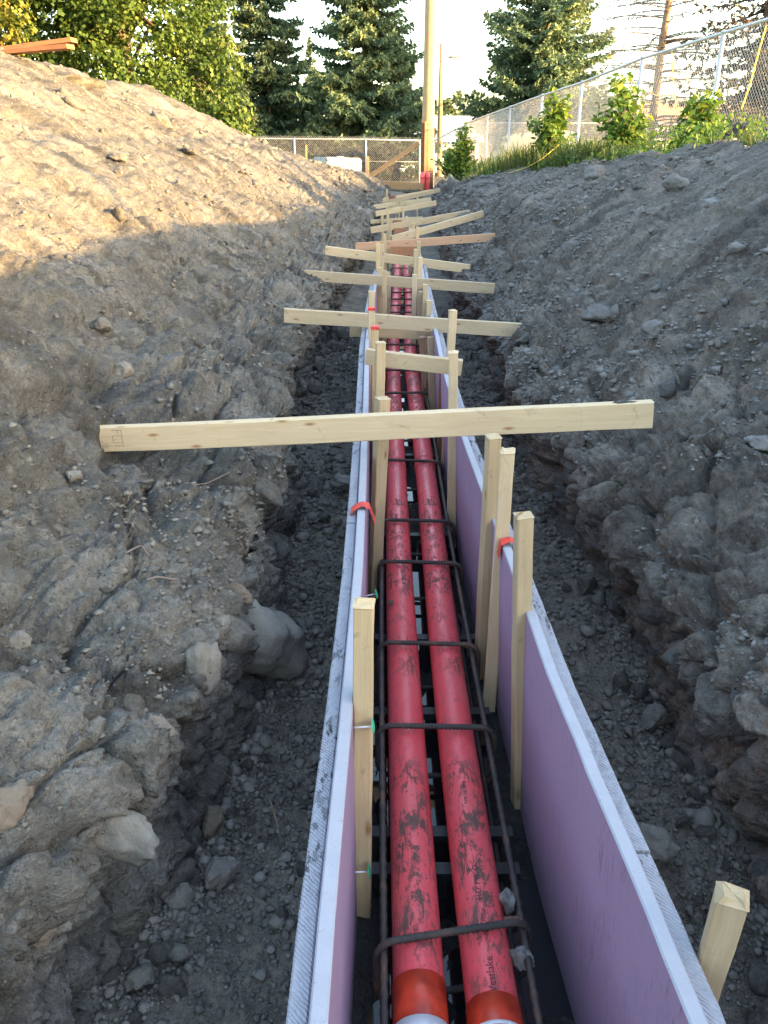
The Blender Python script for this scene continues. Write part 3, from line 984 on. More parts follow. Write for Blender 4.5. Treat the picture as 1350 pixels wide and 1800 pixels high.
def foam_board(label, side, layer, y0, y1, top, seed):
    n = 24
    ys = np.linspace(y0 + .002, y1 - .002, n)
    rs = np.random.default_rng(seed)
    lean = .03 if side > 0 else .0
    if side > 0:
        xi = np.interp(ys, [.3, .9, 1.15, 1.5, 1.8, 2.2, 2.6, 3.1, 4.4, 5.1], [.42, .394, .378, .358, .352, .343, .328, .312, .306, .317])
        xi = np.where(ys > 5.1, cx(ys) + .182, xi)
    else:
        xi = np.interp(ys, [.3, .9, 1.4, 2.0, 2.5, 3.7, 5.0], [-.075, -.073, -.064, -.058, -.06, -.071, -.09])
        xi = np.where(ys > 5.0, cx(ys) - .225, xi)
    th = .026 if layer == 0 else .030
    off = (.0 if layer == 0 else .0285)
    zt = top + rs.normal(0, .0012, n)
    v, f, mi = [], [], []
    c = .003
    for k in range(n):
        a, b = xi[k] + side * off, xi[k] + side * (off + th)
        la, lb = a + side * lean, b + side * lean
        v += [(la, ys[k], -.03), (a, ys[k], zt[k] - c), (a + side * c, ys[k], zt[k]), (b - side * c, ys[k], zt[k]), (b, ys[k], zt[k] - c), (lb, ys[k], -.03)]
    for k in range(n - 1):
        for q in range(5):
            A, B = k * 6 + q, k * 6 + q + 1
            f.append((A, B, B + 6, A + 6) if side > 0 else (A, A + 6, B + 6, B))
            mi.append(0 if q in (0, 4) else 1)
    f.append((0, 5, 4, 3, 2, 1) if side > 0 else (0, 1, 2, 3, 4, 5))
    e = (n - 1) * 6
    f.append(tuple(e + i for i in ((0, 1, 2, 3, 4, 5) if side > 0 else (0, 5, 4, 3, 2, 1))))
    mi += [1, 1]
    v = np.array(v)
    o = v[0].copy()
    o[2] = 0
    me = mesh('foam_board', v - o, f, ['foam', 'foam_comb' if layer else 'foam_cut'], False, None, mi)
    return obj('foam_board', me, None, label, 'foam board', 'foam boards lining the duct form', None, None, o)


for side, layer, y0, y1, top, lab in [
    (1, 0, .35, 2.15, .650, 'pink inner foam board on the right, nearest the camera behind the two tall stakes'),
    (1, 0, 2.15, 4.58, .648, 'pink inner right foam board passing under the long cross beam'),
    (1, 0, 4.58, 7.0, .645, 'inner right foam board under the level beam beyond the short board'),
    (1, 0, 7.0, 11.5, .62, 'inner right foam board farthest down the trench'),
    (1, 1, .35, 1.03, .630, 'combed outer right foam strip beside the thick splintered stake'),
    (1, 1, 1.03, 2.22, .632, 'combed outer right foam board between the edge notch and the red tape'),
    (1, 1, 2.22, 4.62, .632, 'outer right foam board running on past the red tape'),
    (1, 1, 4.62, 9.0, .625, 'outer right foam board farthest down the trench'),
    (-1, 0, .35, 2.42, .650, 'pink inner left foam board nearest the camera beside the leaning stake'),
    (-1, 0, 2.42, 4.85, .648, 'inner left foam board passing under the long cross beam'),
    (-1, 0, 4.85, 8.4, .640, 'inner left foam board farthest down the trench'),
    (-1, 1, .35, 2.36, .628, 'dirt-streaked combed outer left foam board nearest the camera'),
    (-1, 1, 2.36, 4.80, .632, 'outer left foam board running on past the red tape'),
    (-1, 1, 4.80, 8.4, .625, 'outer left foam board farthest down the trench'),
]:
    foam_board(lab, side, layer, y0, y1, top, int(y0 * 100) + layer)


def ribbon(name, label, pts, width, mat, cat, thick=.0012):
    """a thin strip draped along pts, width along Y"""
    b = MB()
    P = [Vector(p) for p in pts]
    v, f = [], []
    for i, p in enumerate(P):
        w = width * (.5 + .08 * math.sin(i * 2.3))
        v += [(p.x, p.y - w, p.z), (p.x, p.y + w, p.z), (p.x, p.y + w, p.z - thick), (p.x, p.y - w, p.z - thick)]
    for i in range(len(P) - 1):
        for k in range(4):
            f.append((i * 4 + k, i * 4 + (k + 1) % 4, i * 4 + 4 + (k + 1) % 4, i * 4 + 4 + k))
    f += [(3, 2, 1, 0), tuple(len(v) - 4 + k for k in range(4))]
    return obj(name, mesh(name, v, f, mat, False), None, label, cat)


q = atz(632, 887, .66)
ribbon('red_tape', 'red tape folded over the left foam board joint', [(q.x + .05, q.y, .60), (q.x + .032, q.y, .655), (q.x + .01, q.y + .003, .663), (q.x - .012, q.y, .654), (q.x - .028, q.y - .005, .643), (q.x - .034, q.y - .004, .59)], .045, 'red_tape', 'tape')
q = atz(897, 950, .66)
ribbon('red_tape', 'red tape folded over the right foam board joint', [(q.x - .034, q.y, .61), (q.x - .028, q.y, .655), (q.x, q.y + .004, .663), (q.x + .026, q.y, .652), (q.x + .05, q.y - .003, .58)], .04, 'red_tape', 'tape')

# ------------------------------------------------------------------ conduits
PIPE_R, PIPE_Z = .053, .150


def conduit(label, off, wob):
    root = empty('conduit_pipe', (cx(1.0) + off, 1.0, 0), label, 'pipe', 'red conduits in the trench')
    ys = np.concatenate([np.arange(-.3, 6, .12), np.arange(6, 26, .3)])

    def tube(y0, y1, r, mat, name, n=32, lip=0.0):
        yy = np.concatenate([[y0], ys[(ys > y0 + .01) & (ys < y1 - .01)], [y1]])
        rr = np.full(len(yy), r)
        if lip:
            rr[0] -= lip
            rr[-1] -= lip
        pts = [(cx(y) + off + wob * .004 * math.sin(y * 1.3 + wob), y, PIPE_Z + .003 * math.sin(y * 1.9 + wob)) for y in yy]
        v, f = sweep(pts, rr, n)
        o = np.array(root.location)
        return obj(name, mesh(name, v - o, f, mat), root)
    start = .55
    body = tube(start, 13.0, PIPE_R, 'pipe', 'pipe_body')
    return root, tube


pl, tube_l = conduit('left red plastic conduit with white end below the orange band', -.0745, 1.0)
pr, tube_r = conduit('right red plastic conduit with black lettering along its top', .0745, 2.0)
a = tube_l(1.035, 1.143, PIPE_R + .0035, 'orange', 'orange_band', lip=.002)
tube_l(.70, 1.047, PIPE_R + .0055, 'white_pvc', 'white_end', lip=.002)
a = tube_r(.99, 1.098, PIPE_R + .0035, 'orange', 'orange_band', lip=.002)
tube_r(1.030, 1.038, PIPE_R + .0045, 'white_pvc', 'white_ring', lip=.001)
tube_r(.70, 1.028, PIPE_R + .005, 'pipe', 'bell_end', lip=.002)
for y in (6.16, 4.05, 9.1):
    tube_l(y, y + .10, PIPE_R + .0035, 'pipe', 'coupling', lip=.0015)
    tube_r(y + .03, y + .13, PIPE_R + .0035, 'pipe', 'coupling', lip=.0015)


def pipe_text(txt, y0, size, ang0, parent, off, r=PIPE_R + .0007):
    cu = bpy.data.curves.new('print', 'FONT')
    cu.body = txt
    cu.size = size
    cu.resolution_u = 2
    to = bpy.data.objects.new('print', cu)
    COL.objects.link(to)
    dg = bpy.context.evaluated_depsgraph_get()
    me = bpy.data.meshes.new_from_object(to.evaluated_get(dg))
    bpy.data.objects.remove(to)
    bm = bmesh.new()
    bm.from_mesh(me)
    bmesh.ops.triangulate(bm, faces=bm.faces)
    wv_ = 2.0
    for v in bm.verts:
        y = y0 + v.co.x
        a_ = ang0 - v.co.y / PIPE_R
        v.co = Vector((cx(y) + off + wv_ * .004 * math.sin(y * 1.3 + wv_) + r * math.sin(a_), y, PIPE_Z + .003 * math.sin(y * 1.9 + wv_) + r * math.cos(a_))) - Vector(parent.location)
    bm.to_mesh(me)
    bm.free()
    me.materials.clear()
    me.materials.append(M['ink'])
    return obj('printed_lettering', me, parent)


pipe_text('Westlake', 1.085, .023, .10, pr, .0745)
pipe_text('Pipe & Fittings', 1.222, .012, .06, pr, .0745)
pipe_text('H.D. PVC D', 1.312, .019, .04, pr, .0745)
pipe_text('TYPE D2 ES2 8', 1.60, .013, .03, pr, .0745)

# ------------------------------------------------------------------ rebar cage
REB = .0078


def rebar_path(pts, step=.0055):
    P = np.asarray(pts, float)
    s = np.concatenate([[0], np.cumsum(np.linalg.norm(np.diff(P, axis=0), axis=1))])
    n = max(4, int(s[-1] / step))
    t = np.linspace(0, s[-1], n)
    Q = np.stack([np.interp(t, s, P[:, k]) for k in range(3)], 1)
    r = REB * np.where(np.arange(n) % 2 == 0, 1.16, .90)
    return Q, r


def rounded_rect(x0, x1, z0, z1, r):
    out = []
    for cx_, cz_, a0 in ((x1 - r, z1 - r, 0), (x0 + r, z1 - r, 90), (x0 + r, z0 + r, 180), (x1 - r, z0 + r, 270)):
        for a in np.linspace(a0, a0 + 90, 8):
            out.append((cx_ + r * math.cos(R(a)), 0, cz_ + r * math.sin(R(a))))
    return out


cage = empty('rebar_cage', (cx(1.2), 1.2, 0), 'rusty steel rebar cage tied around the two red conduits', 'rebar cage')
co_ = np.array(cage.location)
loop = rounded_rect(-.165, .165, .045, .214, .042)
loop = loop[3:] + loop[:4]
Q_, r_ = rebar_path(loop)
sv, sf = sweep(Q_, r_, 8)
STIR = mesh('stirrup', sv, sf, 'rebar')
hk = [(.118, .022, .196), (.140, .022, .196), (.158, .022, .184), (.164, .022, .165), (.160, .020, .13)]
Q_, r_ = rebar_path(hk)
hv, hf = sweep(Q_, r_, 8)
HOOK = mesh('hook', hv, hf, 'rust')
ST = [1.215, 1.875, 2.30, 2.905, 3.305, 4.08, 4.88, 5.37, 6.0, 6.9, 7.45, 8.0, 8.4, 8.8, 9.2, 9.7, 10.3, 11.0, 11.8, .72]
YAW = [.17, -.03, -.05, -.06, -.06, -.09, -.05, .05, -.07, -.07, .0, -.03, .02, .01, .0, .02, -.02, 0, 0, .1]
for y, a in zip(ST, YAW):
    s = obj('stirrup', STIR, cage)
    s.location = (cx(y) - co_[0] + .005, y - co_[1], random.uniform(-.004, .003))
    s.rotation_euler = (random.uniform(-.06, .06), 0, a)
    if y < 7:
        h = obj('hook', HOOK, s)
for x, z in ((-.146, .190), (.148, .186), (-.140, .062), (.140, .062)):
    pts = [(cx(y) + x + .004 * math.sin(y * 1.7 + x * 40), y, z + .004 * math.sin(y * 2.1 + z * 50)) for y in np.arange(.45, 12.2, .2)]
    Q_, r_ = rebar_path(pts, .018)
    v, f = sweep(Q_, r_, 6)
    obj('longitudinal_bar', mesh('bar', v - co_, f, 'rebar'), cage)

for k, (y, lab) in enumerate([(1.50, 'dark spacer bar under the conduits nearest the camera'), (1.62, 'second dark spacer bar under the conduits'), (2.12, 'dark spacer bar under the conduits before the third stirrup'),
                              (2.55, 'dark spacer bar beneath the conduits beside the leaning pair of stakes'), (3.42, 'dark spacer bar under the conduits before the long beam'), (4.5, 'dark spacer bar under the conduits beyond the long beam')]):
    b = MB()
    b.box(-.19, .19, -.018, .018, .070, .092)
    b.box(-.16, -.13, -.016, .016, .0, .071)
    b.box(.13, .16, -.016, .016, .0, .071)
    b.box(-.012, .012, -.012, .012, .0, .071)
    obj('pipe_spacer', b.mesh('pipe_spacer', 'black_plastic'), None, lab, 'spacer', 'pipe spacers under the conduits', None, None, (float(cx(y)), y, 0))

for px, py, z, r, lab, m in [(889, 1582, .19, (.020, .026, .028), 'small grey concrete lump wedged between right conduit and rebar', 'concrete'),
                             (915, 1683, .17, (.024, .032, .030), 'larger grey concrete lump wedged beside the right conduit end', 'concrete'),
                             (686, 1059, .20, (.010, .012, .010), 'tan pebble resting between left conduit and rebar', 'stone_warm')]:
    q = atz(px, py, z)
    big_stone('concrete_lump' if m == 'concrete' else 'pebble', lab, q, r, m, int(px), .4, cat='rubble', rough=.6)


def fastener(px0, py0, px1, py1, Y, lab):
    a, b = at(px0, py0, Y), at(px1, py1, Y)
    root = empty('foam_fastener', a, lab, 'fastener', 'green headed foam fasteners')
    d = (b - a)
    v, f = sweep([(0, 0, 0), tuple(d * .5), tuple(d)], .0019, 8)
    obj('shaft', mesh('shaft', v, f, 'white_pvc'), root)
    dn = d.normalized()
    v, f = sweep([tuple(d), tuple(d + dn * .0015), tuple(d + dn * .004)], [.017, .017, .008], 20)
    obj('disc_head', mesh('disc', v, f, 'green', False), root)


fastener(610, 1534, 648, 1532, 1.385, 'green headed fastener across the nearest left stake')
fastener(622, 1279, 655, 1277, 1.385, 'green headed fastener behind the upper part of the nearest left stake')
fastener(640, 1048, 661, 1044, 2.36, 'green headed fastener just above the nearest left stake')

# ------------------------------------------------------------------ stakes
stake_n = [0]


def stake(px, py, Y, label, foot=None, w=.040, h=.040, mat='pine', yaw=None, ragged=.0, lean=0.0, z0=-.05):
    stake_n[0] += 1
    top = at(px, py, Y)
    if foot is None:
        ft = Vector((top.x + lean, Y + .01, z0))
    else:
        ft = Vector((foot[0], foot[1], z0))
    y = R(stake_n[0] * 37 % 9 - 4) if yaw is None else R(yaw)
    return lumber('wooden_stake', label, 'stake', ft, top, w, h, mat, y, 'wooden stakes holding the form', stake_n[0], ragged)


s1 = stake(640, 1062, 1.424, 'nearest left stake with a green fastener, standing inside the foam', (-.052, 1.43), .042, .040, 'pine2', ragged=.006)
stake(921, 906, 1.80, 'stained stake against the right foam board, second from the camera on that side', (.385, 1.80), .042, .040, 'pine2', 8, .004)
stake(892, 794, 2.22, 'leaning stake with a splintered top crossing in front of another on the right', (.343, 2.225), .043, .040, 'pine', -6, .012)
stake(867, 767, 2.36, 'stake tucked behind the leaning splintered stake under the long beam', (.335, 2.40), .045, .038, 'pine2', 12, .003)
q = at(1287, 1575, .845)
lumber('wooden_stake', 'thick stake with a splintered head outside the right foam board, bottom corner', 'stake', (q.x - .02, q.y + .03, -.05), q, .041, .041, 'pine2', R(-22), 'wooden stakes holding the form', 91, .014)
stake(673, 700, 2.97, 'stake just behind the long beam at its left, reaching down beside the foam', (-.046, 2.975), .046, .046, 'pine2', 24, .003)
stake(669, 602, 3.5, 'knotty stake in front of the short board, left end', (-.040, 3.52), .042, .040, 'pine2', 10, .003)
stake(797, 620, 3.46, 'stake with chewed head in front of the short board, right end', (.318, 3.47), .043, .040, 'pine', -5, .008)
stake(796, 546, 4.3, 'tall stake crossing in front of the third beam at right', (.335, 4.3), .040, .040, 'pine', 4, .006)
red_tops = [stake(659, 574, 4.6, 'red tipped stake left of the conduits below the third beam', None, .04, .04, 'pine2', 3, .0)]
stake(757, 592, 5.3, 'pale stake under the third beam, right of the conduits', (.325, 5.3), .04, .04, 'pine2', 10, 0)
stake(742, 592, 5.6, 'stamped brownish stake under the third beam beside the right conduit', (.29, 5.6), .06, .038, 'pink_wood', 0, 0)
stake(777, 655, 4.45, 'narrow rust brown board upright inside the right foam', (.315, 4.45), .045, .030, 'brown_wood', 0, 0)
red_tops.append(stake(653, 541, 5.1, 'left stake with a red top standing just before the third beam', None, .040, .040, 'pine', 0, .0))
stake(653, 512, 5.6, 'left stake just beyond the third beam', None, .044, .040, 'pine', 6, .003)
for px, py, Y, lab in [
    (664, 427, 8.3, 'tall left stake in front of the fifth beam'), (676, 411, 9.15, 'left stake rising highest between the fifth beam and the reddish beam'),
    (671, 429, 8.75, 'left stake close behind the fifth beam'), (668, 470, 7.55, 'left stake just behind the fourth beam'), (676, 476, 7.15, 'left stake in front of the fourth beam'),
    (683, 478, 8.0, 'inner left stake beside the conduits between fourth and fifth beam'),
    (680, 333, 20.0, 'thin tallest stake near the far end of the trench'), (682, 366, 14.0, 'left stake at the tenth beam'),
    (686, 385, 12.5, 'left stake just beyond the reddish beam and its neighbour'), (672, 378, 14.2, 'short left stake outside the row near the ninth beam'),
    (734, 399, 10.05, 'right stake crossing the reddish beam'), (721, 400, 11.5, 'short right stake between the two skewed beams'),
    (726.5, 392, 12.0, 'right stake beside the brown bulkhead beyond the reddish beam'), (715, 380, 13.0, 'right stake crossing the eighth beam'),
    (709, 364, 15.6, 'right stake crossing the tenth beam'), (702, 353, 18.0, 'reddish lit right stake near the far end'),
    (696, 344, 20.2, 'small stake between the farthest beams'), (734, 341, 20.3, 'right stake under the farthest beams'),
    (736, 424, 8.75, 'right stake before the reddish beam'), (731, 438, 8.4, 'right stake in front of the fifth beam'),
    (739, 452, 7.7, 'right stake between the fourth and fifth beam'), (729, 482, 7.05, 'inner right stake in front of the fourth beam'),
    (748, 500, 6.5, 'right stake standing before the fourth beam beside the foam'), (755, 528, 5.9, 'knotty right stake just beyond the third beam'),
    (740, 512, 7.0, 'inner right stake hidden behind the fourth beam'),
]:
    stake(px, py, Y, lab, None, .042, .040, 'pine' if int(px) % 2 else 'pine2')
for st_ in red_tops:
    L_ = max(v.co.x for v in st_.data.vertices)
    b = MB()
    b.box(L_ - .014, L_ + .003, -.0225, .0225, -.0225, .0225)
    obj('red_tip', b.mesh('red_tip', 'red_tape'), st_)

# ------------------------------------------------------------------ cross beams
def beam(l, r, Yl, Yr, label, mat='pine', h=.089, w=.038, seed=0, name='cross_beam', group='lumber beams across the trench'):
    return lumber(name, label, 'beam', at(*l, Yl), at(*r, Yr), w, h, mat, None, group, seed + 200)


B1 = beam((176, 771), (1146, 727), 2.80, 2.70, 'long pale cross beam nearest the camera, spanning from bank to bank', 'pine', .090, .040, 1)
beam((643, 626), (812, 646), 3.62, 3.58, 'short pale board nailed between stakes behind the nearest long beam', 'pine', .068, .036, 2)
beam((500, 554), (925, 581), 5.42, 5.38, 'third beam from the camera, wide and pale, sloping down to the right', 'pine', .089, .038, 3)
beam((615, 580), (778, 586), 5.75, 5.75, 'low short board tucked under the third beam', 'pine2', .089, .038, 4)
beam((535, 484), (869, 507), 7.42, 7.36, 'fourth beam from the camera, its left end on the left bank', 'pine', .089, .038, 5)
beam((572, 440), (826, 473), 8.95, 8.85, 'fifth beam from the camera, dipping to the right', 'pine', .089, .038, 6)
beam((625, 434), (870, 417), 10.0, 10.0, 'reddish cross beam rising to the right bank', 'pink_wood', .089, .038, 7)
beam((688, 421), (849, 376), 10.9, 11.7, 'skewed pale beam just beyond the reddish one, steepest to the right', 'pine', .089, .038, 8)
beam((651, 405), (826, 374), 12.7, 13.3, 'pale beam next beyond the steep skewed one', 'pine', .089, .038, 9)
beam((651, 390), (743, 384), 14.2, 14.4, 'thin short beam left of centre in the far trench', 'pine', .06, .038, 10)
beam((660, 376), (766, 357), 15.6, 16.4, 'pale far beam ending squarely on the right bank', 'pine', .089, .038, 11)
beam((657, 364), (758, 351), 18.0, 18.2, 'far beam, third from the trench end', 'pine', .089, .038, 12)
beam((670, 358), (773, 334), 20.2, 20.8, 'last but one beam at the far end of the trench', 'pine', .089, .038, 13)
beam((670, 352), (760, 336), 22.2, 22.6, 'farthest beam at the trench end below the timber sill', 'pine', .089, .038, 14)
for (x0, x1, y0, y1, Y, lab) in [(692, 716, 401, 421, 11.6, 'brown bulkhead board between stakes beyond the skewed beam'), (686, 729, 433, 451, 9.55, 'brown bulkhead board across the conduits below the reddish beam'),
                                 (690, 706, 387, 393, 13.6, 'small brown bulkhead board in the far trench')]:
    a, b = at(x0, (y0 + y1) / 2, Y), at(x1, (y0 + y1) / 2, Y)
    hgt = (at(x0, y0, Y) - at(x0, y1, Y)).z
    lumber('bulkhead_board', lab, 'board', a, b, .02, hgt, 'brown_wood', None, 'brown bulkheads closing the form', 31 + int(Y))
a, b = at(683, 368, 16.8), at(704, 368, 16.8)
lumber('bulkhead_board', 'pale wide bulkhead board in the far trench', 'board', a, b, .02, .15, 'pine', None, 'pale bulkheads closing the form', 77)
a, b = at(683, 348, 21.5), at(697, 347, 21.5)
lumber('bulkhead_board', 'dark red bulkhead board at the far trench end', 'board', a, b, .02, .10, 'brown_wood', None, 'brown bulkheads closing the form', 78)


# ink stamps on the near beam
def stamp(beamobj, x, hh=.040):
    b = MB()
    y = -.0208
    def bar(x0, x1, z0, z1):
        b.box(x0, x1, y - .0003, y + .004, z0, z1)
    for z in (-.034, -.012, .014, .034):
        bar(x - .016, x + .020, z - .0007, z + .0007)
    bar(x + .018, x + .0195, -.034, .034)
    bar(x + .006, x + .0075, .018, .034)
    bar(x - .016, x - .0145, -.012, .014)
    for k in range(4):
        bar(x - .011 + k * .007, x - .008 + k * .007, -.026, -.021)
        bar(x - .010 + k * .007, x - .0085 + k * .007, .0, .002)
    obj('grade_stamp', b.mesh('stamp', 'stamp'), beamobj)


stamp(B1, .965)
stamp(B1, .07)


# ------------------------------------------------------------------ trees
def leaf_quads(c, d, n, size, wid):
    """diamond leaves folded along the midrib: centre, direction, normal"""
    s = np.cross(d, n)
    s /= np.linalg.norm(s, axis=1)[:, None] + 1e-9
    size = size[:, None]
    a = c - d * size * .5
    b = c + s * size * wid + n * size * .08
    e = c + d * size * .5
    g = c - s * size * wid + n * size * .08
    V = np.stack([a, b, e, g], 1).reshape(-1, 3)
    F = (np.arange(len(c))[:, None] * 4 + np.array([0, 1, 2, 3])[None])
    return V, F


def unit(v):
    return v / (np.linalg.norm(v, axis=1)[:, None] + 1e-9)


def broadleaf(label, loc, blobs, nclump, per, lsize, mat, trunk_h, trunk_r, seed, cat='tree', name='maple_tree', csize=.5, front=None):
    rs = np.random.default_rng(seed)
    root = empty(name, loc, label, cat)
    C = []
    wts = np.array([b[1][0] * b[1][2] for b in blobs])
    for k in rs.choice(len(blobs), nclump, p=wts / wts.sum()):
        o, r = blobs[k]
        d = rs.normal(size=3)
        d /= np.linalg.norm(d)
        rad = rs.uniform(.35, 1.0) ** .35
        C.append(np.array(o) + d * np.array(r) * rad * rs.uniform(.9, 1.08))
    C = np.array(C)
    cen = np.mean([b[0] for b in blobs], axis=0)
    cs = csize * rs.uniform(.55, 1.35, nclump)
    d = unit(rs.normal(size=(nclump * per, 3)) + np.array([0, 0, .25]))
    cc = np.repeat(C, per, 0)
    ss = np.repeat(cs, per)
    pos = cc + d * (ss * rs.uniform(.55, 1.0, len(ss)))[:, None] * np.array([1.0, 1.0, .65])
    out = unit(d + unit(cc - cen) * .6)
    nrm = unit(out * .8 + np.array([0, 0, .75]) + rs.normal(0, .45, pos.shape))
    dr = unit(np.cross(nrm, rs.normal(size=pos.shape)) + np.array([0, 0, -.5]))
    V, F = leaf_quads(pos, dr, nrm, lsize * rs.uniform(.6, 1.3, len(pos)), .42)
    rnd = np.clip(np.repeat(rs.random(nclump) * .45, per) + rs.random(len(pos)) * .6 - .03, 0, 1)
    obj('crown', mesh('crown', V, F, mat, False, rnd), root)
    b = MB()
    b.tube([(0, 0, -.3), (.05, 0, trunk_h * .5), (0, .05, trunk_h)], [trunk_r * 1.25, trunk_r, trunk_r * .7], 10)
    for k in range(min(46, nclump)):
        e = C[rs.integers(nclump)]
        st = np.array([0, 0, trunk_h * rs.uniform(.35, 1.0)])
        mid = st * .55 + e * .45 + np.array([0, 0, .25])
        b.tube([st, mid, e], [trunk_r * .32, trunk_r * .18, trunk_r * .05], 5)
    obj('trunk', b.mesh('trunk', 'bark', True), root)
    return root


def spruce_meshes(H, Rb, z0, seed, mat, per_m=2.6, nb=9, tw=.085, droop=.35, sparse=1.0, tuft=1.0):
    """needle tufts along drooping, forked branches"""
    rs = np.random.default_rng(seed)
    c, d, n, sz, rn = [], [], [], [], []
    wood = MB()
    wood.tube([(0, 0, -.3), (0, 0, H * .5), (0, 0, H)], [Rb * .05, Rb * .035, .02], 8)
    nw = int((H - z0) * per_m)
    for k in range(nw):
        t = (k + rs.uniform(-.3, .3)) / nw
        z = z0 + (H - z0) * max(0, t)
        zj = .55 * (H - z0) / nw
        Rz = Rb * (1 - max(0, t)) ** .85 * rs.uniform(.80, 1.12) + .12
        m = max(4, int(nb * (.55 + .45 * (1 - t)) * sparse))
        for j in range(m):
            az = rs.uniform(0, 2 * math.pi)
            L = Rz * rs.uniform(.70, 1.16)
            z = z0 + (H - z0) * max(0, t) + rs.uniform(-1, 1) * zj * 1.6
            u = np.array([math.cos(az), math.sin(az), 0])
            side = np.array([-math.sin(az), math.cos(az), 0])
            ns = max(4, int(L / .20))
            s = np.linspace(.04, 1, ns)
            dz = -droop * L * (s ** 1.1) * .55 + .22 * L * s ** 3
            spine = u[None] * (s * L)[:, None] + np.array([0, 0, 1.0])[None] * (z + dz)[:, None]
            if j % 2 == 0:
                wood.tube([(0, 0, z), tuple(spine[ns // 2]), tuple(spine[-1])], [.03, .02, .006], 4)
            bt = rs.random()
            for q in range(ns):
                wl = L * .36 * (1 - s[q]) ** .6 * (.35 + s[q]) + .10
                for sg in (-1, 1):
                    dirn = u * .72 + sg * side * .8 + np.array([0, 0, -.18 + rs.normal(0, .13)])
                    dirn /= np.linalg.norm(dirn)
                    nt = max(1, int(wl / .16))
                    for w in range(nt):
                        if rs.random() > .90 * sparse + .1:
                            continue
                        p = spine[q] + dirn * wl * (w + .6) / nt
                        c.append(p)
                        d.append(dirn)
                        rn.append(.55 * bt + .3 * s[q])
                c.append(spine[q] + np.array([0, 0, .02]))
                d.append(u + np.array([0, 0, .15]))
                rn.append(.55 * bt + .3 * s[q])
    c, d, rn = np.array(c), unit(np.array(d)), np.array(rn)
    Vs, Fs, Rs = [], [], []
    k0 = 0
    for b_ in range(4):                                       # four blades per tuft
        e = unit(d * .8 + rs.normal(0, .55, d.shape) + np.array([0, 0, .12 if b_ < 2 else -.25]))
        nn_ = unit(np.cross(e, rs.normal(size=e.shape)) + np.array([0, 0, .4]))
        V, F = leaf_quads(c + e * .05 * tuft, e, nn_, tw * 3.1 * tuft * rs.uniform(.7, 1.35, len(c)), .18)
        Vs.append(V)
        Fs.append(F + k0)
        k0 += len(V)
        Rs.append(np.clip(rn + rs.random(len(c)) * .35 - .1, 0, 1))
    return mesh('needles', np.concatenate(Vs), np.concatenate(Fs), mat, False, np.concatenate(Rs)), wood.mesh('wood', 'bark', True)


def spruce(label, loc, cm, wm, rot=0, sc=1.0, sxy=1.0, group=None):
    root = empty('spruce_tree', loc, label, 'tree', group)
    root.rotation_euler = (0, 0, rot)
    root.scale = (sc * sxy, sc * sxy, sc)
    obj('crown', cm, root)
    obj('trunk', wm, root)
    return root


def gpt(px, Y, z=None):
    """ground position under photo column px at distance Y"""
    D = Y / (_c + _s * .44)
    x = (px - 675) / FPX * D
    return (x, Y, float(ground_z(np.array([x]), np.array([Y]))[0]) if z is None else z)


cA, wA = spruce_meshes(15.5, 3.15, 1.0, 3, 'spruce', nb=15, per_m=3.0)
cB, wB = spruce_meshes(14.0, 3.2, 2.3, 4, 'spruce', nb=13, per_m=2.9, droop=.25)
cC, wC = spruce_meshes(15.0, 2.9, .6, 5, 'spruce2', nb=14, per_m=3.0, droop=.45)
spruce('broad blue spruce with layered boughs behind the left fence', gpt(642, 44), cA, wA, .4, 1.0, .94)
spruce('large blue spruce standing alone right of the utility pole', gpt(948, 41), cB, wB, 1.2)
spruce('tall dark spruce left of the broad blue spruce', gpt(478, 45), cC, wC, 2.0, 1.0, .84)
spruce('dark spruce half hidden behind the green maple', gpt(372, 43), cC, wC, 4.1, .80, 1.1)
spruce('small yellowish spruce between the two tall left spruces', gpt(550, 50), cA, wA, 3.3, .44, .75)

cD, wD = spruce_meshes(7.5, 2.6, .5, 8, 'brown_spruce', per_m=4.2, nb=10, tw=.05, droop=.5, sparse=.9, tuft=.9)
spruce('thin browning spruce behind the fence at the right edge', gpt(1312, 22), cD, wD, 0.6)


def dead_tree(label, loc, H, Rb, seed):
    rs = np.random.default_rng(seed)
    root = empty('dead_spruce', loc, label, 'tree')
    b = MB()
    b.tube([(0, 0, -.3), (.03, 0, H * .4), (.32, 0, H)], [.115, .095, .04], 10)
    obj('trunk', b.mesh('trunk', 'dead_bark', True), root)
    v = MB()
    for k in range(int(H * 21)):
        z = rs.uniform(.9, H * .97)
        az = rs.uniform(0, 2 * math.pi)
        L = Rb * (1 - (z / H) ** 2 * .45) * rs.uniform(.5, 1.1)
        u = np.array([math.cos(az), math.sin(az), 0])
        side = np.array([-math.sin(az), math.cos(az), 0])
        s = np.linspace(0, 1, 6)
        dz = .22 * L * s - .42 * L * s ** 2 + .22 * L * s ** 3
        wob = rs.normal(0, .03, 6) * L
        pts = [u * L * a + side * w + np.array([.32 * (z / H) ** 1.5, 0, z + q]) for a, q, w in zip(s, dz, wob)]
        v.tube(pts, np.linspace(.020, .006, 6), 4)
        for q in range(int(L * 13)):
            a = rs.uniform(.2, 1)
            base = np.array([np.interp(a, s, [p[m] for p in pts]) for m in range(3)])
            tl = rs.uniform(.10, .34)
            dr = u * rs.uniform(.2, .7) + side * rs.choice([-1, 1]) * rs.uniform(.2, .8) + np.array([0, 0, rs.uniform(-.9, -.15)])
            v.tube([base, base + dr * tl * .5, base + dr * tl + np.array([0, 0, -.03])], [.008, .006, .004], 3, caps=False)
    obj('bare_branches', v.mesh('branches', 'twig', True), root)


dead_tree('bare dead spruce with drooping twigs behind the fence', gpt(1140, 24), 8.2, 2.3, 21)

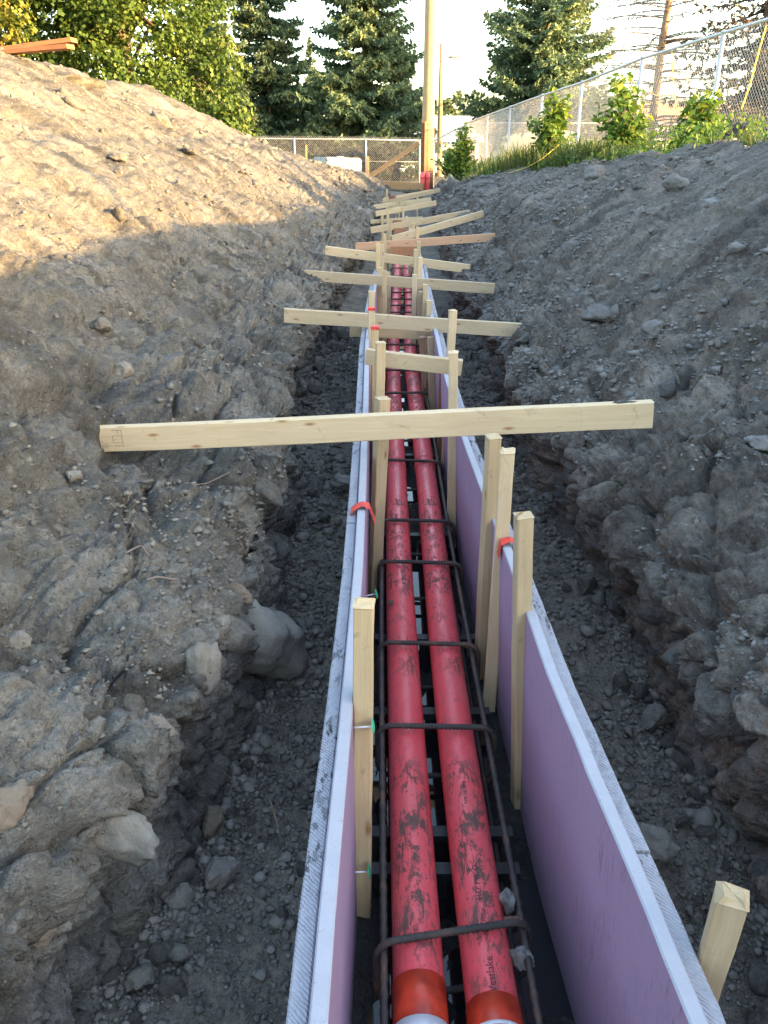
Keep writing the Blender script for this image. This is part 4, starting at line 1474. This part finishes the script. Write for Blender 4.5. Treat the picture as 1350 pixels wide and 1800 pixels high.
# broadleaf trees on the left
broadleaf('big green maple filling the upper left behind the earth bank', gpt(235, 25),
          [((0.3, 0, 4.2), (2.7, 2.4, 3.6)), ((.9, -.2, 7.2), (2.3, 2.2, 3.0)), ((-1.6, .2, 6.0), (2.4, 2.2, 3.4)), ((1.7, -.6, 2.3), (1.55, 1.4, 1.6)), ((-2.2, -.4, 3.6), (1.9, 1.8, 2.2)), ((2.35, -.7, 1.35), (.95, .9, .8)), ((-.8, -1.5, 3.0), (2.4, 1.2, 2.3)), ((.6, -1.7, 5.2), (2.0, 1.1, 2.2))],
          980, 84, .108, 'maple', 5.0, .22, 11, csize=.52)
broadleaf('yellowing maple at the left edge above the stacked planks', gpt(-75, 21),
          [((0, 0, 4.6), (2.0, 1.9, 2.7)), ((.8, -.3, 5.6), (1.5, 1.4, 1.7)), ((-1.6, 0, 5.6), (2.0, 1.8, 2.4))],
          280, 64, .118, 'maple2', 4.0, .18, 12, csize=.48)
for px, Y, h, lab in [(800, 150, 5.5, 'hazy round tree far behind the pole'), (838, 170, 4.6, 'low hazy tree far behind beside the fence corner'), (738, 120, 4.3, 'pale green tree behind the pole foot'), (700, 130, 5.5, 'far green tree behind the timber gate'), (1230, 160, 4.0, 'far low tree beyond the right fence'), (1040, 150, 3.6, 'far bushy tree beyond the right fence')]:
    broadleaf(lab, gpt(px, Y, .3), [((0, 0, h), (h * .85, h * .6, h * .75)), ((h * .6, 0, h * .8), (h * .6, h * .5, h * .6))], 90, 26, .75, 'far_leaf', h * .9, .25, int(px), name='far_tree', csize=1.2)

# shrubs behind the timber gate, leaves painted dark for the shade under the spruces
for px, Y, h, lab, m in [(690, 36, 1.0, 'shade-dark round shrub behind the gate brace', 'hedge'), (655, 36.5, .8, 'shade-dark shrub behind the left fence by the gate post', 'hedge'), (600, 37, 1.1, 'dense hedge shrub behind the pale block', 'hedge'), (540, 37, 1.2, 'dense hedge shrub behind the orange marker', 'hedge'), (470, 38, 1.2, 'dense hedge shrub behind the left fence end', 'hedge')]:
    g = gpt(px, Y)
    broadleaf(lab, g, [((0, 0, h * .7), (1.2, .7, h * .8))], 60, 34, .16, m, h * .5, .06, int(px) + 3, cat='shrub', name='shade_dark_shrub', csize=.3)


# saplings along the right fence
def sapling(label, px, Y, h, wd, seed, n=16):
    rs = np.random.default_rng(seed)
    g = gpt(px, Y)
    root = empty('leafy_sapling', g, label, 'shrub', 'leafy saplings along the fence')
    b = MB()
    C, D = [], []
    for k in range(n):
        az = rs.uniform(0, 6.28)
        L = h * rs.uniform(.35, 1.0)
        sp = wd * rs.uniform(.1, 1.0) * (1.5 - L / h * 1.25)
        e = np.array([math.cos(az) * sp, math.sin(az) * sp, L])
        pts = [np.zeros(3), e * np.array([.45, .45, .6]), e]
        b.tube(pts, [.012, .009, .004], 4)
        for q in range(int(L * 36)):
            a = rs.uniform(.25, 1.02)
            p = pts[1] * 2 * a * (1 - a) + e * a * a
            az2 = rs.uniform(0, 6.28)
            o = np.array([math.cos(az2), math.sin(az2), rs.uniform(-.2, .5)])
            for w in range(3):
                C.append(p + o * (.05 + .06 * w) + rs.normal(0, .025, 3))
                D.append(o + rs.normal(0, .5, 3) + np.array([0, 0, -.35]))
    C, D = np.array(C), unit(np.array(D))
    N_ = unit(np.array([0, 0, 1.0]) + rs.normal(0, .55, C.shape))
    V, F = leaf_quads(C, D, N_, .115 * rs.uniform(.6, 1.3, len(C)), .30)
    obj('foliage', mesh('foliage', V, F, 'shrub', False, np.clip(rs.random(len(C)) * .8 + .35 * (C[:, 2] / h) - .1, 0, 1)), root)
    obj('stems', b.mesh('stems', 'bark', True), root)


sapling('leafy sapling nearest the pole at the far end of the right fence', 812, 24.0, 1.35, .42, 31)
sapling('small low sapling by the fence corner post', 795, 25.0, .95, .55, 35)
sapling('tall slender sapling in front of the middle fence posts', 972, 16.2, 1.55, .55, 32, 20)
sapling('bushy dark sapling in front of the dead spruce', 1095, 13.0, 1.40, .58, 33, 26)
sapling('bright yellow green sapling beside the nearest fence post', 1222, 10.8, 1.08, .42, 34, 20)


# grass along the bank top
def grass(name, label, n, seed, xr, yr_, hmax, cat='grass'):
    rs = np.random.default_rng(seed)
    y = np.exp(rs.uniform(math.log(yr_[0]), math.log(yr_[1]), n))
    kx = np.interp(y, [0, 7.5, 10, 13.5, 18.5, 22, 25, 31.5], [3.3, 3.2, 3.0, 2.8, 2.35, 2.05, 2.0, 2.3])
    fx = np.interp(y, [5, 12, 18, 24, 31], [4.7, 4.28, 3.8, 3.3, 2.8])
    t = rs.uniform(xr[0], xr[1], n)
    x = kx + .22 + t * (fx + .4 - kx)
    dens = fbm(np.stack([x * 1.3, y * 1.3, x * 0], 1), 3, seed)
    keep = dens + rs.uniform(-.5, .8, n) > -.12
    x, y, dens = x[keep], y[keep], dens[keep]
    n = len(x)
    kz = np.interp(y, [0, 7.5, 8.6, 10, 13.5, 18.5, 21.5, 25, 31], [1.93, 1.81, 1.75, 1.64, 1.46, 1.25, 1.05, .80, .5])
    kk = np.interp(y, [0, 7.5, 10, 13.5, 18.5, 22, 25, 31.5], [3.3, 3.2, 3.0, 2.8, 2.35, 2.05, 2.0, 2.3])
    gz = np.maximum(ground_right(y), kz - .02 - .12 * np.clip((x - kk) / .8, 0, 1) - np.clip((x - kk - .8), 0, 9) * .45) - .03
    tall = fbm(np.stack([x * .8 + 5, y * .55, x * 0], 1), 3, seed + 5)
    h = hmax * rs.uniform(.25, 1.0, n) * (.35 + 1.0 * np.clip(tall + .45, 0, 1))
    az = rs.uniform(0, 6.28, n)
    ln = rs.uniform(.15, 1.0, n)
    w = .0035 + .0006 * y
    bx, by = np.cos(az) * h * ln, np.sin(az) * h * ln
    s0, s1 = -np.sin(az) * w, np.cos(az) * w
    V = np.stack([np.stack([x - s0, y - s1, gz], 1), np.stack([x + s0, y + s1, gz], 1),
                  np.stack([x + bx * .4 + s0 * .7, y + by * .4 + s1 * .7, gz + h * .6], 1), np.stack([x + bx * .4 - s0 * .7, y + by * .4 - s1 * .7, gz + h * .6], 1),
                  np.stack([x + bx, y + by, gz + h * (.95 - ln * .35)], 1)], 1).reshape(-1, 3)
    k = np.arange(n)[:, None] * 5
    F = np.concatenate([k + np.array([0, 1, 2]), k + np.array([0, 2, 3]), k + np.array([3, 2, 4])], 0)
    rv = np.clip(rs.random(n) * .75 + .35 * dens + .25 * sst(16, 22, y) - .05, 0, 1)
    me = mesh(name, V, F, 'grass', False, np.tile(rv, 3))
    return obj(name, me, None, label, cat, None, 'stuff')


grass('grass', 'green and straw coloured grass along the top of the right bank', 44000, 61, (-.10, 1.0), (7.9, 30), .64)


def weeds(n, seed):
    rs = np.random.default_rng(seed)
    nc = 230
    y0 = np.exp(rs.uniform(math.log(8.5), math.log(27), nc))
    k0 = np.interp(y0, [0, 7.5, 10, 13.5, 18.5, 22, 25, 31.5], [3.3, 3.2, 3.0, 2.8, 2.35, 2.05, 2.0, 2.3])
    x0 = k0 + rs.uniform(.15, 1.25, nc)
    h0 = rs.uniform(.12, .48, nc)
    i = rs.integers(0, nc, n)
    hz = rs.random(n) ** .8 * h0[i]
    sp = .06 + .22 * (1 - hz / .5)
    y = y0[i] + rs.normal(0, 1, n) * sp
    x = x0[i] + rs.normal(0, 1, n) * sp
    kz = np.interp(y, [0, 7.5, 8.6, 10, 13.5, 18.5, 21.5, 25, 31], [1.93, 1.81, 1.75, 1.64, 1.46, 1.25, 1.05, .80, .5])
    z = np.maximum(ground_right(y), kz - .10) + hz
    c = np.stack([x, y, z], 1)
    d = unit(rs.normal(size=(n, 3)) + np.array([0, 0, .3]))
    nr = unit(rs.normal(0, .6, (n, 3)) + np.array([0, 0, 1.0]))
    V, F = leaf_quads(c, d, nr, rs.uniform(.03, .085, n), .28)
    obj('weeds', mesh('weeds', V, F, 'shrub', False, np.clip(rs.random(n) * .6 + (hz / .5) * .35, 0, 1)), None, 'low leafy green weeds among the grass of the right bank', 'weeds', None, 'stuff')


weeds(11000, 77)


# ------------------------------------------------------------------ chain-link fences
def chain_fence(name, label, posts, tops, base_off, height, pitch, wr, rail=True, mid=None, tips=.05, corner=()):
    root = empty(name, posts[0], label, 'fence')
    o = Vector(posts[0])
    P = [Vector(p) for p in posts]
    T = [Vector((p.x, p.y, z)) for p, z in zip(P, tops)]
    for i, (p, t) in enumerate(zip(P, T)):
        b = MB()
        r = .036 if i in corner else .029
        ex = .10 if i in corner else .0
        b.tube([p - o + Vector((0, 0, -.2)), t - o + Vector((0, 0, ex))], r, 12)
        b.tube([t - o + Vector((0, 0, ex)), t - o + Vector((0, 0, ex + .02)), t - o + Vector((0, 0, ex + .035))], [r * 1.25, r * 1.2, r * .5], 12)
        obj('post', b.mesh('post', 'galv', True), root)
    if rail:
        b = MB()
        b.tube([t - o for t in T], .021, 10)
        obj('top_rail', b.mesh('top_rail', 'galv', True), root)
    if mid:
        b = MB()
        b.tube([p.lerp(t, mid) - o for p, t in zip(P, T)], .008, 6)
        obj('tension_wire', b.mesh('tension_wire', 'galv', True), root)
    # woven wire, one strand per diagonal
    s = np.concatenate([[0], np.cumsum([(P[i + 1].xy - P[i].xy).length for i in range(len(P) - 1)])])
    L = s[-1]
    PX, PY = np.array([p.x for p in P]), np.array([p.y for p in P])
    TZ = np.array([t.z for t in T])
    st = np.arange(-height, L, pitch)
    segs = []
    for sgn in (1, -1):
        for a in st:
            s0, s1 = (a, a + height) if sgn > 0 else (a + height, a)
            lo, hi = 0.0, 1.0
            if s1 != s0:
                ta, tb = (0 - s0) / (s1 - s0), (L - s0) / (s1 - s0)
                lo, hi = max(lo, min(ta, tb)), min(hi, max(ta, tb))
            if hi - lo < .02:
                continue
            segs.append((s0 + (s1 - s0) * lo, lo, s0 + (s1 - s0) * hi, hi, sgn))
    segs = np.array(segs)

    def pt_(ss, tt):
        z = np.interp(ss, s, TZ)
        return np.stack([np.interp(ss, s, PX), np.interp(ss, s, PY), z - height + tips * .6 + tt * (height)], 1)
    A, B = pt_(segs[:, 0], segs[:, 1]), pt_(segs[:, 2], segs[:, 3])
    d = unit(B - A)
    e1 = unit(np.cross(d, np.array([0.3, .9, .1])))
    e2 = np.cross(d, e1)
    V = []
    for Q_ in (A, B):
        for k in range(3):
            a = k * 2.0944
            V.append(Q_ + (math.cos(a) * e1 + math.sin(a) * e2) * wr)
    V = np.stack(V, 1).reshape(-1, 3)
    k = np.arange(len(A))[:, None] * 6
    F = np.concatenate([k + np.array([0, 1, 4, 3]), k + np.array([1, 2, 5, 4]), k + np.array([2, 0, 3, 5])], 0)
    obj('wire_mesh', mesh('wire_mesh', V - np.array(o), F, 'wire'), root, kind='stuff')
    return root


fx = [5.02, 4.62, 4.28, 4.06, 3.81, 3.57, 3.31, 3.07, 2.80]
fy = [3.0, 8.0, 11.94, 14.72, 17.84, 20.82, 24.06, 27.09, 30.48]
fz = [3.12, 3.10, 3.06, 3.03, 2.90, 2.84, 2.75, 2.66, 2.55]
chain_fence('chain_link_fence', 'tall chain-link fence running along the right bank towards the pole', [(x, y, float(ground_right(y)) - .05) for x, y in zip(fx, fy)], fz, 0, 1.85, .066, .0030, corner=(8,))
cf = [(2.86 + 3.05 * k, 30.7 + .12 * k, .70) for k in range(6)]
chain_fence('chain_link_fence', 'far cross fence with level top rail behind the saplings', cf, [2.56] * 6, 0, 1.85, .085, .0032)
lf = [at(230, 243, 33), at(330, 243, 33), at(405, 243, 33), at(517, 244, 33), at(643, 245, 33), at(738, 247, 33)]
chain_fence('chain_link_fence', 'low chain-link fence across the far end left of the pole', [(p.x, 33.0, .45) for p in lf], [p.z for p in lf], 0, 1.68, .075, .0030, mid=.55, tips=.16)
pf = [at(763, 248, 32), at(792, 232, 31.6)]
chain_fence('chain_link_fence', 'short fence bay just right of the pole with tension wires', [(p.x, p.y, .5) for p in pf] + [(2.80, 30.6, .7)], [p.z for p in pf] + [2.5], 0, 1.75, .08, .0024, mid=.5)

# ------------------------------------------------------------------ pole, gate timbers, far end
pb, ptp = at(750, 332, 30.3), at(757.5, 0, 30.3)
root = empty('utility_pole', (pb.x, pb.y, pb.z), 'thick wooden utility pole at the end of the trench', 'pole')
hh = 9.5
ax = (ptp.x - pb.x) / (ptp.z - pb.z)
v, f = sweep([(0, 0, -.4), (ax * 2, 0, 2), (ax * 4, 0, 4), (ax * 7, 0, 7), (ax * hh, 0, hh)], [.215, .205, .195, .18, .165], 24)
m_ = mesh('shaft', np.array(v)[:, [2, 1, 0]] * np.array([1, 1, -1]), f, 'pole')
so = obj('shaft', m_, root)
so.rotation_euler = (0, -math.pi / 2, 0)
for z in (.55, 1.45, 2.0):
    b = MB()
    b.tube([(ax * z + .207 * math.cos(a), .207 * math.sin(a), z) for a in np.linspace(0, 6.2832, 24)], .008, 6)
    obj('wire_wrap', b.mesh('wire_wrap', 'rebar', True), root)

for px, lab in [(742.5, 'left red riser conduit at the foot of the utility pole'), (752, 'right red riser conduit at the foot of the utility pole')]:
    q, t = at(px, 336, 29.6), at(px + .5, 303, 29.6)
    root = empty('riser_conduit', q, lab, 'pipe', 'red riser conduits at the pole')
    v, f = sweep([(0, 0, -.3), tuple((t - q) * .5), tuple(t - q)], .068, 20)
    obj('pipe_body', mesh('riser', v, f, 'pipe'), root)
    v, f = sweep([tuple(t - q - Vector((0, 0, .2))), tuple(t - q - Vector((0, 0, .1)))], .076, 20)
    obj('coupling', mesh('coupling', v, f, 'pipe'), root)

# far lighter pole with street light
q, t = at(772, 312, 46), at(775.5, 76, 46)
root = empty('street_pole', q, 'slender far utility pole with a faint street light', 'pole')
b = MB()
b.tube([(0, 0, -1), (t - q) * .5, t - q], [.15, .12, .07], 14)
obj('shaft', b.mesh('shaft', 'pole', True), root)
b = MB()
for z, x0, x1 in ((t.z - .9, -.12, .10), (t.z - 2.4, -.15, .08), (t.z - 4.0, -.1, .12)):
    b.box(x0, x1, -.04, .04, z - q.z - .03, z - q.z + .03)
obj('crossarm', b.mesh('crossarm', 'dark_wood'), root)
b = MB()
k = at(790, 101, 46) - q
b.tube([(t - q) * .89, k * .6 + (t - q) * .36, k], [.025, .022, .02], 8)
obj('lamp_arm', b.mesh('lamp_arm', 'galv', True), root)
b = MB()
b.tube([k - Vector((.05, 0, 0)), k + Vector((.1, 0, .02)), k + Vector((.45, 0, .06)), k + Vector((.6, 0, .05))], [.03, .08, .10, .03], 12)
obj('lamp_head', b.mesh('lamp_head', 'galv', True), root)

# gate timbers
lumber('gate_post', 'dark upright timber standing against the left of the pole', 'timber', at(742.5, 334, 29.9), at(745, 214, 29.9), .16, .14, 'dark_wood', 0.0, 'gate timbers', 301)
lumber('gate_post', 'paler upright timber between the dark timber and the pole', 'timber', at(746.5, 334, 29.75), at(748.5, 214, 29.75), .10, .07, 'old_wood', 0.0, 'gate timbers', 302)
lumber('gate_post', 'short timber post at the left foot of the diagonal brace', 'timber', at(646.5, 318, 32.2), at(646, 275, 32.2), .10, .10, 'old_wood', 0.0, 'gate timbers', 303)
lumber('diagonal_brace', 'weathered diagonal timber brace across the gate opening', 'timber', at(644, 314, 31.5), at(737, 251, 30.6), .05, .14, 'old_wood', None, 'gate timbers', 304)
lumber('timber_sill', 'long weathered timber sill lying at the far trench end', 'timber', at(636, 322, 30.0), at(744, 329, 29.4), .12, .25, 'old_wood', None, 'gate timbers', 305)
lumber('timber_block', 'small timber block on the left end of the sill', 'timber', at(632, 314, 30.4), at(646, 315, 30.4), .2, .14, 'old_wood', None, None, 306)
lumber('timber_sill', 'thin dark plank below the weathered sill', 'timber', at(690, 347, 24.5), at(752, 338, 24.8), .10, .05, 'brown_wood', None, 'gate timbers', 307)

# end wall of the trench: the ground breaks down to the floor
xe = np.linspace(-1.3, 2.6, 90)
te = np.linspace(0, 1, 50)
Xe, Te = np.meshgrid(xe, te, indexing='ij')
pe = np.stack([Xe.ravel(), 27.6 + 1.9 * Te.ravel(), .10 + .36 * sst(0, .75, Te.ravel())], 1)
pe += .09 * fbm(pe * 3.0, 5, 95, .6)[:, None] * np.array([0, -.6, .8])
a = np.arange(89)[:, None] * 50 + np.arange(49)[None, :]
obj('trench_end_slope', mesh('end', pe, np.stack([a, a + 50, a + 51, a + 1], -1).reshape(-1, 4), 'field'), kind='structure')

# pale block with dark blotches, small white piece on top
def block_mat():
    t = NT('pale_block')
    n = t.noise(t.coord((1, 1, 1.8)), 5.0, 4, .6, .6)
    return t.fin(t.ramp(n, [(.50, (0.42, 0.41, 0.38)), (.56, (0.22, 0.21, 0.20))]), .85)


M['block'] = block_mat()
q0, q1 = at(556, 307, 29.2), at(627, 307, 29.2)
b = bmesh.new()
bmesh.ops.create_cube(b, size=1)
for v in b.verts:
    v.co = Vector((v.co.x * (q1.x - q0.x), v.co.y * 1.0, v.co.z * .55))
bmesh.ops.bevel(b, geom=b.edges[:], offset=.04, segments=2, affect='EDGES')
bme = bpy.data.meshes.new('block')
b.to_mesh(bme)
b.free()
bme.materials.append(M['block'])
ob = obj('pale_block', bme, None, 'pale block with dark blotches resting on the left bank by the fence', 'block', None, None, None, ((q0.x + q1.x) / 2, 29.8, q0.z + .24))
ob.rotation_euler = (0, R(2), R(30))
q = at(595, 279, 29.3)
big_stone('white_bag', 'small white lump lying on top of the pale block', (q.x, 29.6, q.z - .02), (.20, .16, .10), 'white_paint', 97, 0, cat='bag')
lumber('marker_stake', 'orange marker stake seen behind the left fence', 'stake', at(539, 285, 34.5), at(538, 255, 34.5), .06, .05, 'orange_stake', 0.0, None, 401)

# planks on the left bank top
lumber('loose_plank', 'upper of two orange-brown planks sticking out over the left bank', 'plank', at(-30, 92, 10.6), at(130, 70.5, 10.4), .14, .045, 'orange_wood', None, 'planks on the left bank', 501, warp=.001)
lumber('loose_plank', 'lower of two orange-brown planks sticking out over the left bank', 'plank', at(-20, 95, 10.5), at(124, 82, 10.2), .14, .045, 'orange_wood', None, 'planks on the left bank', 502, warp=.001)
lumber('loose_plank', 'short orange plank half buried at the crest of the right bank', 'plank', at(1252, 252, 8.75), at(1292, 247, 8.6), .10, .04, 'pink_wood', None, None, 503)
big_stone('sod_clump', 'dark brown sod clump lying in the grass near the right edge', at(1297, 238, 9.3), (.24, .22, .13), 'mud', 98, .3, cat='sod')
q = at(340, 205, 17.5)
big_stone('broken_slab', 'small reddish slab sticking up from the left bank crest', q, (.12, .05, .16), 'stone_warm', 99, .4, cat='stone')

# ropes
def rope(label, pts, r, mat='yellow', cat='rope', name='yellow_rope', group=None):
    P = [Vector(p) for p in pts]
    t = np.linspace(0, len(P) - 1, 40)
    Q = np.stack([np.interp(t, range(len(P)), [p[k] for p in P]) for k in range(3)], 1)
    for _ in range(12):
        Q[1:-1] = (Q[:-2] + 2 * Q[1:-1] + Q[2:]) / 4
    v, f = sweep(Q, r, 6)
    return obj(name, mesh(name, v - Q[0], f, mat), None, label, cat, group, None, None, Q[0])


rope('yellow rope trailing down from the tall sapling over the grass', [at(893, 304, 14.8), at(925, 295, 14.8), at(955, 278, 15.0), at(985, 252, 15.3)], .004)
rope('yellow strap hanging on the fence at the right edge', [at(1347, 45, 10.6), at(1335, 85, 10.5), at(1318, 150, 10.3), at(1303, 192, 10.2)], .009)
rope('thin yellow cord hanging on the fence beside the dead spruce', [at(1181, 92, 13.4), at(1183, 140, 13.4), at(1187, 180, 13.4), at(1192, 200, 13.4)], .006)
# twigs and roots lying on the earth
for lab, pts, r in [('thin pale root lying on the left bank just beyond the long beam', [(318, 648), (345, 655), (372, 673)], .006),
                    ('dark thin root on the left bank below the long beam', [(342, 856), (372, 848), (398, 843)], .004),
                    ('crooked root poking from the left bank halfway down', [(212, 968), (240, 958), (262, 972)], .006),
                    ('pale forked root lower on the left bank above the boulder', [(250, 1020), (280, 1012), (306, 1018)], .007)]:
    rope(lab, [surf(x, y, QL) + Vector((.006, -.004, .012)) for x, y in pts], r * .5, 'twig', 'root', 'bare_root', 'roots in the left bank')
rope('straight straw on the left trench floor beside the foam', [atz(474, 1405, .125), atz(482, 1430, .13), atz(489, 1456, .125)], .0022, 'dead_bark', 'straw', 'dry_straw')
q = at(1105, 709, 2.70)
big_stone('mud_clod', 'smear of dark mud on top of the near beam at its right end', (q.x, 2.705, q.z + .002), (.045, .016, .007), 'mud', 131, 0, cat='mud')

# ------------------------------------------------------------------ far buildings and the parked car
def house(name, label, px0, px1, pyt, pyb, Y, roof, wall, nwin):
    a, b = at(px0, pyb, Y), at(px1, pyt, Y)
    W, Hh = b.x - a.x, b.z - a.z
    root = empty(name, (a.x, Y, a.z), label, 'building')
    m = MB()
    m.box(0, W, 0, 7, -1, Hh)
    obj('wall', m.mesh('wall', wall), root)
    m = MB()
    m.add([(-.3, -.3, Hh), (W + .3, -.3, Hh), (W + .3, 7.3, Hh), (-.3, 7.3, Hh), (-.3, 3.5, Hh + 1.5), (W + .3, 3.5, Hh + 1.5)], [(0, 1, 5, 4), (3, 4, 5, 2), (0, 4, 3), (1, 2, 5), (0, 3, 2, 1)])
    obj('roof', m.mesh('roof', roof), root)
    for k in range(nwin):
        x = W * (k + .5) / nwin
        m = MB()
        m.box(x - .55, x + .55, -.06, .02, Hh * .35, Hh * .75)
        w = obj('window', m.mesh('window', 'white_paint'), root)
        m = MB()
        m.box(x - .45, x + .45, -.075, -.055, Hh * .38, Hh * .72)
        obj('pane', m.mesh('pane', 'glass'), w)


house('white_house', 'white house with a porch behind the timber gate', 655, 742, 270, 312, 62, 'grey_roof', 'white_paint', 4)
house('blue_grey_shed', 'blue grey shed with a low roof right of the pole', 762, 842, 250, 300, 52, 'grey_roof', 'blue_wall', 2)
house('low_house', 'low pale house with a brown roof far behind the right fence', 1120, 1330, 214, 262, 70, 'old_wood', 'white_paint', 5)


def car(label, px, py, Y, rot):
    g = at(px, py, Y)
    root = empty('parked_car', g, label, 'car')
    root.rotation_euler = (0, 0, rot)
    prof = [(-2.15, .35), (-2.2, .62), (-2.05, .86), (-1.35, .95), (-.75, 1.42), (.75, 1.46), (1.55, 1.0), (2.1, .88), (2.2, .6), (2.12, .33)]
    m = MB()
    n = len(prof)
    v = [(x, y * (1 if z < 1.1 else .82), z) for y in (-.86, .86) for x, z in prof]
    fcs = [tuple(range(n)), tuple(range(2 * n - 1, n - 1, -1))] + [(k, n + k, n + (k + 1) % n, (k + 1) % n) for k in range(n)]
    m.add(v, fcs)
    obj('body', m.mesh('body', 'car_paint'), root)
    for s in (-1, 1):
        m = MB()
        m.add([(-1.15, s * .80, 1.0), (1.35, s * .80, 1.02), (.7, s * .725, 1.40), (-.65, s * .725, 1.37)], [(0, 1, 2, 3) if s < 0 else (3, 2, 1, 0)])
        obj('side_window', m.mesh('glass', 'glass'), root)
    m = MB()
    m.add([(-1.37, -.72, 1.0), (-1.37, .72, 1.0), (-.79, .62, 1.41), (-.79, -.62, 1.41)], [(0, 3, 2, 1)])
    obj('windscreen', m.mesh('glass', 'glass'), root)
    for x in (-1.35, 1.4):
        for s in (-1, 1):
            m = MB()
            m.tube([(x, s * .68, .32), (x, s * .90, .32)], .32, 18)
            w = obj('wheel', m.mesh('wheel', 'rubber'), root)
            m = MB()
            m.tube([(x, s * .89, .32), (x, s * .915, .32)], .19, 14)
            obj('rim', m.mesh('rim', 'galv'), w)


car('pale blue parked car glimpsed behind the gate next to the pole', 724, 316, 46, .9)
print('triangles', sum(len(o.data.loop_triangles) if o.type == 'MESH' and not o.data.calc_loop_triangles() else 0 for o in COL.objects), 'objects', len(COL.objects))
